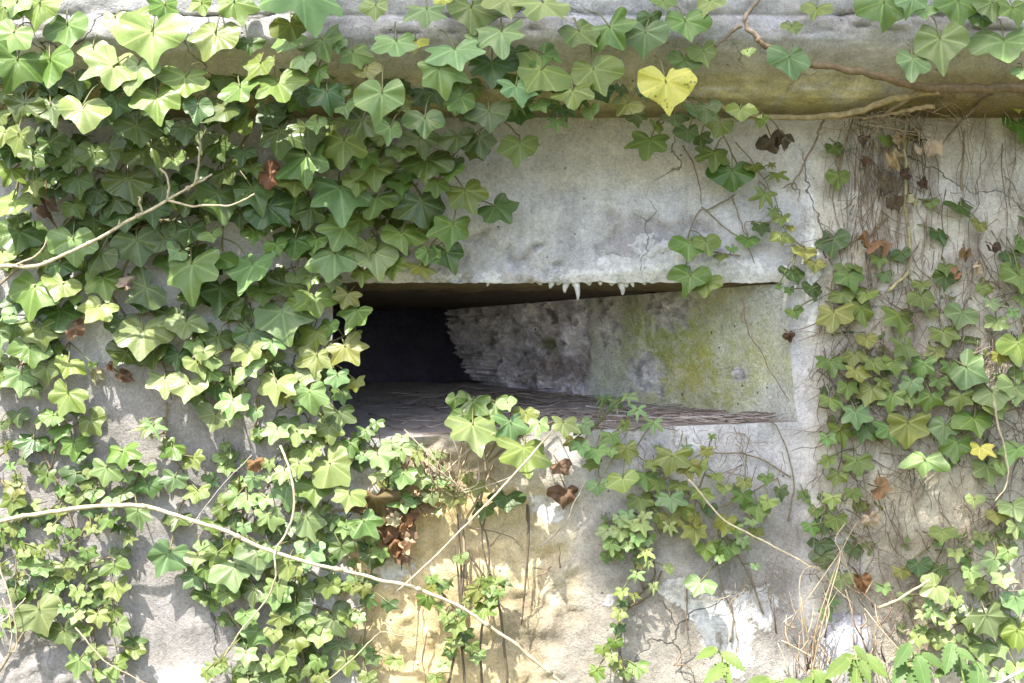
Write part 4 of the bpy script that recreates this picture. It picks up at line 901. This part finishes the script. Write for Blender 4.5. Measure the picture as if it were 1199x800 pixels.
# fine roots glued to the wall elsewhere, a few long ones
droot = root('dead_ivy', P(600, 720, .006), 'bare brown ivy roots stuck to the cream and grey concrete below the slit', 'dead ivy')
for st in ([(617, 590), (618, 625), (617, 660), (620, 690)], [(625, 665), (645, 668), (650, 680)][:2], [(626, 690), (626, 712)], [(645, 663), (636, 672), (624, 680), (624, 710)], [(612, 728), (622, 718), (630, 711)], [(620, 765), (632, 758)],
           [(550, 618), (575, 622), (600, 630), (614, 645)], [(575, 640), (590, 622)], [(655, 665), (655, 640)], [(805, 690), (804, 730), (806, 755)], [(790, 780), (800, 765), (812, 755)], [(792, 778), (808, 782), (814, 800)], [(855, 700), (860, 730), (864, 750), (860, 770)],
           [(870, 345), (875, 385), (890, 410), (905, 440), (925, 470)], [(872, 360), (868, 375), (880, 380)], [(560, 640), (566, 690), (575, 740)], [(487, 690), (490, 730), (484, 790)], [(500, 740), (495, 770), (500, 800)], [(800, 170), (815, 200), (822, 240)], [(858, 232), (868, 262), (873, 275)], [(1110, 260), (1085, 290), (1060, 315)]):
    p3 = smoothline([P(q[0], q[1], .006) for q in st], 6); mb = MB()
    p3 = [p + .0022 * np.array([fbm(k, p[0] * 40, 1, .45), 0, 0]) for k, p in enumerate(p3)]
    tube(mb, p3, .0011, .0006, 4, (.24, .18, .12), knots=.3); mb.build('root', M_BARK, droot, origin=p3[0])

# ------------------------------------------------------------------ dry stalks in front of the wall
STR = (.52, .44, .30)
def stalk(name, label, paths, cat='dry stalk', r=.003, col=STR, sides=7):
    """paths: list of (points (px,py,lift), r0, r1); first one is the main stem"""
    p0 = P(*paths[0][0][0])
    rt = root(name, p0, label, cat)
    for i, (pts, r0, r1) in enumerate(paths):
        mb = MB(); p3 = smoothline([P(*q) for q in pts], 9)
        p3 = [p + .0022 * np.array([fbm(k, i, 1, .16), fbm(k, i, 7, .16), fbm(k, i, 3, .16)]) for k, p in enumerate(p3)]
        tube(mb, p3, r0, r1, sides, np.array(col) * rng.uniform(.85, 1.05), knots=.14)
        # leaf scars
        if i == 0 and r0 > .0025:
            for k in range(8, len(p3) - 4, 13):
                tube(mb, [p3[k], p3[k] * .7 + p3[k + 1] * .3, p3[k + 1]], r0 * 1.25, r0 * 1.0, sides, np.array(col) * .85)
        mb.build('stem' if i == 0 else 'twig', M_STRAW, rt, origin=p3[0])
    return rt
stalk('dry_cane', 'long pale dry cane arching across the lower left wall', [([(-60, 625, .05), (0, 610, .06), (60, 600, .065), (120, 592, .068), (180, 596, .068), (260, 620, .068), (330, 650, .068), (420, 673, .07), (480, 688, .07), (540, 712, .065), (590, 745, .055), (640, 785, .04), (690, 830, .03)], .0035, .0022)])
stalk('dry_twig', 'pale dry forked twig in front of the dark ivy at upper left',
      [([(-50, 312, .09), (0, 311, .1), (40, 312, .11), (75, 298, .115), (110, 282, .12), (150, 258, .125), (195, 235, .13), (228, 216, .135), (247, 205, .13)], .0032, .0016),
       ([(195, 235, .13), (198, 212, .14), (187, 197, .145)], .0018, .0014), ([(227, 217, .135), (234, 185, .145), (233, 160, .15), (227, 134, .15)], .0019, .0012),
       ([(196, 235, .13), (230, 241, .14), (270, 240, .145), (298, 227, .15)], .0017, .0011), ([(166, 249, .128), (164, 238, .135), (163, 230, .135)], .0016, .0013), ([(138, 265, .123), (141, 258, .128)], .0015, .001),
       ([(20, 310, .11), (45, 298, .115), (55, 280, .12)], .0014, .001)])
stalk('dry_stalk', 'straight thin dry stalk slanting up to the ivy on the sill', [([(465, 692, .075), (520, 641, .08), (560, 600, .085), (600, 558, .09), (648, 503, .09)], .0011, .0017)])
stalk('dry_vine', 'curved pale stem hanging through the yellow green ivy below the slit', [([(328, 522, .05), (341, 555, .06), (344, 595, .065), (335, 625, .07), (322, 645, .072), (323, 672, .07), (311, 704, .06), (285, 735, .05), (260, 772, .03)], .0019, .0011)])
stalk('dry_straw', 'straight straw slanting across the olive ivy under the sill', [([(806, 561, .06), (850, 609, .06), (900, 637, .055), (960, 668, .05)], .0013, .0013)])
stalk('dry_straw', 'thin straw at the bottom left among the small ivy leaves', [([(88, 735, .05), (126, 775, .05), (180, 806, .04)], .0012, .0008)])
stalk('dry_straw', 'thin grey straw leaning on bare concrete above the arching cane', [([(222, 618, .03), (255, 575, .035), (295, 533, .03)], .0010, .0008)], col=(.36, .33, .29))
stalk('dry_straw', 'thin bent straw at the bottom, left of the cream stained wall', [([(383, 797, .05), (420, 765, .055), (440, 745, .05), (452, 740, .05), (490, 752, .04)], .0011, .0008)], col=(.45, .37, .24))
stalk('dry_vine', 'thin tan hanging stem in front of the right ivy', [([(1163, 470, .09), (1170, 500, .09), (1178, 535, .09), (1180, 565, .085), (1165, 588, .08)], .0017, .0010)], col=(.42, .36, .24))
stalk('dry_twig', 'short pale twig sticking out at the foot of the right wall', [([(1028, 712, .03), (1055, 700, .06), (1088, 680, .09)], .0024, .0018)])
stalk('dry_twig', 'thin kinked twig leaning on the wall beside the brown heart shaped dead leaf', [([(632, 640, .006), (652, 624, .012), (665, 608, .016), (672, 590, .02), (687, 563, .024)], .0013, .0012), ([(665, 608, .016), (669, 609, .02)], .001, .0006)], col=(.45, .40, .32))
stalk('dry_straw', 'loose dry straws curled at the left edge near the bottom', [([(-10, 640, .06), (3, 672, .06), (15, 715, .06), (20, 755, .05), (8, 768, .05)], .0014, .0009), ([(-10, 735, .05), (14, 718, .055), (30, 700, .05)], .0011, .0008), ([(10, 765, .05), (14, 735, .055), (3, 700, .06)], .0011, .0008)])
stalk('dry_stick', 'whitish dry stick lying at the bottom right corner', [([(1150, 808, .10), (1175, 796, .11), (1240, 766, .12)], .0022, .0020)], col=(.72, .70, .70))

# dead vines lying along the sill
mb = MB()
def sill_pt(px, py):
    # on the sill: depth from how far up the picture the point sits
    u = px / 1199
    zf = Z_BL + (Z_BR - Z_BL) * min(1, max(0, (px - 390) / 540)); 
    zb = bb[2]
    lo, hi = 0.0, DEP
    for _ in range(30):
        m_ = (lo + hi) / 2
        z = zf + (zb - zf) * m_ / DEP
        yy = 400 - (z - CZ) * S * D / (D + m_)
        if yy > py: lo = m_
        else: hi = m_
    return P(px, py, -lo)
for _ in range(110):
    x = rng.uniform(430, 900); y0 = rng.uniform(462, 508); ln = rng.uniform(50, 170); sl = rng.gauss(.03, .08)
    if x > 680: y0 = rng.uniform(484, 497); sl = rng.gauss(.01, .02)
    pts = []
    for k in range(6):
        xx = x + ln * k / 5
        if xx > 925: break
        p = sill_pt(xx, y0 + sl * ln * k / 5 + rng.gauss(0, 2)); p[2] += rng.uniform(.002, .012); pts.append(p)
    if len(pts) < 3: continue
    tube(mb, smoothline(pts, 4), rng.uniform(.0006, .0018), .0006, 4, rng.choice([(.24, .19, .16), (.20, .155, .13), (.30, .25, .22), (.36, .32, .29)]), knots=.25)
tag(mb.build('dead_vine', M_BARK), 'bundle of dead brown vines and twigs lying along the sill of the slit', 'dead vine')
mb = MB()
for _ in range(20):
    x0, y0 = rng.gauss(533, 12), rng.uniform(555, 585)
    a = P(x0, y0, .03); b_ = P(x0 + rng.gauss(0, 36), y0 - rng.uniform(20, 62), rng.uniform(.02, .07))
    tube(mb, smoothline([a, (a + b_) / 2 + np.array([rng.gauss(0, .008), -.012, rng.gauss(0, .006)]), b_], 5), rng.uniform(.0006, .0013), .0005, 4, rng.choice([(.36, .29, .20), (.32, .25, .17), (.52, .44, .33)]))
tag(mb.build('dead_twig_tuft', M_BARK), 'dry tan twig tuft fanning out just below the sill, left of centre', 'dry twigs')

# loose dead leaves
def dead(label, x, y, s, k, c, lift, a=0, group=None):
    m1 = MB(); cc = P(x, y, lift); leaf_into(m1, cc, s, a, k, c, pitch=rng.uniform(.1, .4), yaw=rng.uniform(-.4, .4))
    tag(m1.build('dead_ivy_leaf', M_DEAD, origin=cc), label, 'dead leaf', group)
TINT['r'] = (.16, .075, .04)
dead('dark brown heart shaped dead leaf stuck on the wall below the sill', 662, 582, 32, 'h', 'b', .014, 0, 'fallen dead leaves on the wall')
dead('crumpled brown dead leaf just above the dark brown heart shaped one', 658, 549, 24, 't', 'b', .02, 30, 'fallen dead leaves on the wall')
dead('brown curled dead leaf right of the white plaster patch at left', 148, 442, 26, 't', 'b', .02, 60, 'fallen dead leaves on the wall')
dead('tan curled dead leaf hanging below the white plaster patch at left', 113, 443, 24, 'h', 't', .02, 0, 'fallen dead leaves on the wall')
dead('small brown curled dead leaf directly under the white plaster patch', 130, 431, 16, 'h', 'b', .02, 30, 'fallen dead leaves on the wall')
dead('orange brown dead leaf caught in the dark ivy left of the lintel', 320, 207, 34, 't', 'b', .07, 70, 'fallen dead leaves on the wall')
dead('orange scrap of dead leaf in the yellow green ivy below the slit', 300, 546, 20, 'h', 'b', .05, 20, 'fallen dead leaves on the wall')
dead('round reddish brown dead leaf in the right ivy', 1035, 572, 26, 'h', 'b', .045, 80, 'fallen dead leaves on the wall')
dead('tiny dark dead leaf dangling on a thread on the pale cheek of the slit', 924, 395, 15, 'h', 'k', .012, 20, 'fallen dead leaves on the wall')
dead('brown dead leaf at the stem of the right ivy near the bottom', 1010, 684, 28, 'h', 'b', .03, 20, 'fallen dead leaves on the wall')
dead('brown dry leaf among roots in the right ivy, lower of two', 1020, 610, 22, 't', 't', .03, 20, 'fallen dead leaves on the wall')

# ------------------------------------------------------------------ nettles, dry grass at the foot
def nettle_leaf(mb, base, direction, nrm, L, W, tint):
    d = np.array(direction, float); d /= np.linalg.norm(d)
    n = np.array(nrm, float); n = n - d * n.dot(d); n /= np.linalg.norm(n)
    w = np.cross(d, n)
    N = 15; vs = []; uv = []; fs = []
    for i in range(N + 1):
        u = i / N
        ww = W * math.sin(math.pi * min(1, u * .92 + .08)) ** .8 * (1 - u * .35) * (1 if i % 2 else .68)
        if i == N: ww = .0003
        c_ = base + d * L * u - n * L * .22 * u * u
        for s_ in (-1, -.5, 0, .5, 1):
            vs.append(c_ + w * ww * s_ + n * (.16 * abs(s_) * ww - .002 * (i % 2)) + d * (.012 * L * (i % 2)) * abs(s_)); uv.append((s_ * .35 * ww / W, -u * .6))
    for i in range(N):
        for k in range(4): fs.append((i * 5 + k, i * 5 + k + 1, i * 5 + k + 6, i * 5 + k + 5))
    mb.add(vs, fs, uv, np.array(tint) * rng.uniform(.85, 1.15))
NT1, NT2 = (.085, .155, .038), (.13, .195, .042)
def nettle(label, foot, top, leaves, tint, group='nettles at the foot of the wall'):
    f = P(*foot); f[2] = GZ
    r = root('nettle', f, label, 'nettle', group)
    mb = MB(); tp = P(*top)
    sl = smoothline([f, (f + tp) / 2 + np.array([.01, -.01, 0]), tp], 8)
    tube(mb, sl, .0022, .0012, 6, (.20, .26, .09)); mb.build('stem', M_BARK, r, origin=f)
    for x, y, s, a in leaves:
        m1 = MB()
        c_ = P(x, y, top[2] + rng.uniform(-.01, .02))
        d = np.array([math.sin(math.radians(a)), -.55, -math.cos(math.radians(a)) * .8])
        L = s / S
        dd = d / np.linalg.norm(d)
        b_ = c_ - dd * L * .5
        nettle_leaf(m1, b_, d, (0, -.75, .75), L * 1.1, L * .36, tint)
        j = min(range(len(sl)), key=lambda i: np.linalg.norm(sl[i] - b_))
        tube(m1, smoothline([sl[j], (sl[j] + b_) / 2, b_], 3), .0009, .0009, 4, (.2, .25, .08))
        m1.build('leaf', M_NET, r, origin=b_)
nettle('bright green nettle with three toothed leaves in front of the white lime run', (842, 1000, .05), (845, 768, .05), [(829, 763, 26, -75), (858, 772, 30, 55), (840, 786, 34, -60), (852, 790, 20, 20)], NT2)
nettle('nettle with the yellowest leaf, left end of the bottom right nettle clump', (1000, 1000, .08), (1002, 765, .09), [(982, 780, 36, -60), (1008, 764, 22, 40), (1003, 790, 36, -5), (1024, 777, 34, 50), (1013, 784, 26, 20), (990, 770, 22, -80)], NT2)
nettle('nettle in the middle of the bottom right nettle clump', (1070, 1000, .08), (1068, 758, .09), [(1058, 765, 32, -40), (1080, 786, 40, 10), (1053, 788, 30, -30), (1092, 772, 28, 60), (1068, 795, 28, -5)], NT1)
nettle('taller darker nettle at the right of the bottom right nettle clump', (1120, 1000, .08), (1120, 755, .08), [(1112, 768, 34, -20), (1126, 782, 36, 20), (1105, 785, 24, -70), (1130, 765, 22, 60)], NT1)
nettle('nettle with one broad rounded leaf beside the whitish stick', (1150, 1000, .09), (1150, 786, .10), [(1146, 797, 44, -5), (1165, 805, 24, 60)], NT1)
nettle('low yellow green nettle at the bottom edge, left of the dry grass tuft', (900, 1000, .07), (902, 800, .08), [(888, 799, 34, -80), (912, 804, 26, 60), (930, 800, 26, 80)], NT2)
nettle('low yellow green nettle at the bottom edge, right in front of the dry grass tuft', (960, 1000, .08), (958, 792, .09), [(964, 797, 34, 40), (945, 800, 26, -60)], NT2)

tuft = root('dry_grass', P(950, 900, .04), 'dry tan grass tuft with long looping blades at the foot of the wall right of centre', 'dry grass')
for i, pts in enumerate(([(948, 800, .04), (955, 740, .06), (970, 690, .07), (988, 640, .07), (1003, 612, .06)], [(944, 790, .04), (940, 735, .06), (936, 690, .07), (940, 670, .07), (952, 663, .07), (964, 670, .06)], [(950, 790, .05), (962, 735, .07), (974, 690, .08), (984, 650, .08), (978, 632, .08), (990, 612, .07)],
                         [(949, 760, .05), (940, 715, .07), (938, 700, .07)], [(920, 740, .04), (935, 715, .06), (950, 695, .07), (985, 645, .07)], [(952, 770, .05), (925, 755, .06), (915, 750, .06)], [(945, 790, .05), (930, 768, .06), (922, 752, .07)], [(960, 790, .05), (956, 760, .06), (950, 745, .07)],
                         [(1003, 690, .05), (992, 665, .06), (985, 645, .06)], [(1056, 765, .06), (1030, 735, .06), (1012, 712, .05)], [(1000, 755, .05), (998, 720, .06), (990, 690, .06)])):
    mb = MB(); p3 = smoothline([P(*q) for q in pts], 8); tube(mb, p3, .0012, .0007, 5, np.array((.50, .40, .27)) * rng.uniform(.8, 1.15), knots=.06)
    mb.build('blade', M_STRAW, tuft, origin=p3[0])
mb = MB()
for _ in range(55):
    x = rng.gauss(945, 13) if rng.random() < .55 else rng.gauss(1012, 14); y = rng.uniform(735, 815) if x < 980 else rng.uniform(690, 790)
    a = P(x, y, rng.uniform(.02, .06)); b_ = P(x + rng.gauss(0, 12), y - rng.uniform(15, 55), rng.uniform(.02, .07))
    tube(mb, smoothline([a, (a + b_) / 2 + np.array([rng.gauss(0, .006), -.008, 0]), b_], 4), rng.uniform(.0007, .0016), .0005, 4, rng.choice([(.40, .30, .19), (.28, .19, .12), (.55, .45, .31), (.20, .13, .09)]))
o = mb.build('stubble', M_STRAW, tuft, origin=P(950, 900, .04)); o['kind'] = 'stuff'
# stones at the foot, bottom left and right
def stone(label, x, y, rx, rz, col, lift=.0):
    mb = MB(); N, Mm = 28, 18; vs = []; fs = []; c0 = P(x, y, lift); sd = rng.uniform(0, 90)
    for i in range(Mm + 1):
        th = math.pi * i / Mm
        for k in range(N):
            ph = 2 * math.pi * k / N
            q = np.array([math.sin(th) * math.cos(ph), math.sin(th) * math.sin(ph), math.cos(th)])
            r_ = 1 + .25 * noise.fractal(Vector(q * 1.6 + np.array([sd, 0, 0])), 1, 2, 4)
            vs.append(c0 + q * r_ * np.array([rx / S, .035, rz / S]))
    for i in range(Mm):
        for k in range(N): fs.append((i * N + k, i * N + (k + 1) % N, (i + 1) * N + (k + 1) % N, (i + 1) * N + k))
    mb.add(vs, fs, None, col); tag(mb.build('stone', M_WALL, origin=c0), label, 'stone')
stone('grey pointed stone block leaning behind the dry grass tuft', 988, 775, 34, 60, (.42, .41, .42), .01)

# ------------------------------------------------------------------ unseen tree, crown leaves placed to shade the slit and the right half
SUN = np.array([.29, .51, -1.0]); SUN /= np.linalg.norm(SUN)
tree = root('tree', (2.6, -1.9, GZ), 'leafy broadleaf tree leaning over the wall from the right, shading it', 'tree')
mb = MB()
tr = [(2.6, -1.9, GZ), (2.45, -1.85, 1.6), (2.1, -1.75, 2.8), (1.5, -1.6, 3.5), (.7, -1.5, 3.9), (0, -1.4, 4.0)]
tube(mb, smoothline(tr, 6), .10, .02, 10, (.16, .13, .10), knots=.05)
blobs = []
def shade(px, py, L, r):
    w = P(px, py, 0); blobs.append((w - SUN * L, r))
tl = MB()
mb.build('trunk', M_BARK, tree, origin=(2.6, -1.9, GZ))
NL = 0
def tleaf(c_, s):
    a = rng.uniform(0, 6.28); n = np.array([rng.gauss(0, .5), rng.gauss(0, .5), 1]); n /= np.linalg.norm(n)
    u = np.cross(n, [math.cos(a), math.sin(a), 0]); u /= np.linalg.norm(u); w = np.cross(n, u)
    pts = [(-1, 0), (-.4, .42), (.3, .40), (1, 0), (.3, -.40), (-.4, -.42)]
    vs = [c_ + u * s * p + w * s * q + n * s * .15 * abs(q) for p, q in pts]
    tl.add(vs, [(0, 1, 2, 3), (0, 3, 4, 5)], None, np.array((.06, .11, .03)) * rng.uniform(.8, 1.2))
SHADE = [(480, 300, 50, 50), (540, 330, 60, 60), (620, 320, 60, 60), (700, 330, 60, 60), (780, 340, 60, 60), (850, 350, 60, 60), (520, 420, 60, 50), (600, 430, 60, 50), (680, 440, 60, 50), (760, 450, 60, 50), (830, 450, 60, 60), (560, 490, 40, 26), (640, 250, 70, 60), (760, 250, 70, 60), (860, 260, 60, 70), (735, 640, 50, 60), (770, 610, 70, 70), (860, 600, 80, 80), (900, 660, 55, 40), (800, 650, 60, 45), (740, 560, 60, 60), (960, 640, 60, 60), (850, 520, 90, 60), (960, 540, 80, 80),
         (1010, 420, 90, 90), (1060, 300, 100, 90), (1150, 250, 90, 100), (1080, 390, 70, 70), (1060, 500, 60, 50), (1180, 370, 60, 50), (1010, 600, 60, 60), (1050, 660, 50, 60), (1120, 540, 60, 40), (1000, 690, 40, 40), (1200, 560, 50, 50), (980, 200, 90, 100), (1150, 150, 90, 60), (1190, 640, 40, 40), (900, 420, 70, 60), (1130, 700, 30, 30), (960, 740, 30, 20)]
for sx_, sy_, rx_, ry_ in SHADE:
    n = int(rx_ * ry_ / 90)
    for _ in range(n):
        a = rng.uniform(0, 6.28); q = math.sqrt(rng.random())
        w = P(sx_ + rx_ * q * math.cos(a), sy_ + ry_ * q * math.sin(a), 0)
        tleaf(w - SUN * rng.uniform(2.6, 3.3), rng.uniform(.025, .045))
tl.build('crown', M_LEAF, tree, origin=(2.6, -1.9, GZ))

# ------------------------------------------------------------------ light, sky, camera
w = bpy.data.worlds.new('World'); scene.world = w; w.use_nodes = True
nt = w.node_tree; bg = nt.nodes['Background']
sky = nt.nodes.new('ShaderNodeTexSky'); sky.sky_type = 'NISHITA'; sky.sun_disc = False
el = math.asin(-SUN[2]); rot = math.atan2(-SUN[0], -SUN[1])
sky.sun_elevation = el; sky.sun_rotation = rot; sky.air_density = 1.0; sky.dust_density = 2.5; sky.ozone_density = 0.6
nt.links.new(sky.outputs[0], bg.inputs[0]); bg.inputs[1].default_value = 0.135
sd = bpy.data.lights.new('sun', 'SUN'); sd.energy = 3.15; sd.angle = math.radians(.53); sd.color = (1.0, .955, .87)
so = bpy.data.objects.new('sun', sd); COL.objects.link(so)
so.rotation_euler = Vector(SUN).to_track_quat('-Z', 'Y').to_euler(); so.location = (-2, -4, 6)
cam = bpy.data.cameras.new('camera'); co = bpy.data.objects.new('camera', cam); COL.objects.link(co)
co.location = (0, -D, CZ); co.rotation_euler = (math.radians(90), 0, 0)
cam.sensor_width = 36; cam.lens = 36 * D / (1199 / S); cam.clip_end = 500; cam.clip_start = .05
scene.camera = co
for o in ROOTS:
    del o['_w']
vs = scene.view_settings
vs.view_transform = 'Standard'; vs.look = 'None'; vs.gamma = 1; vs.use_curve_mapping = False; vs.exposure = 1.93
scene.cycles.max_bounces = 8; scene.cycles.diffuse_bounces = 5
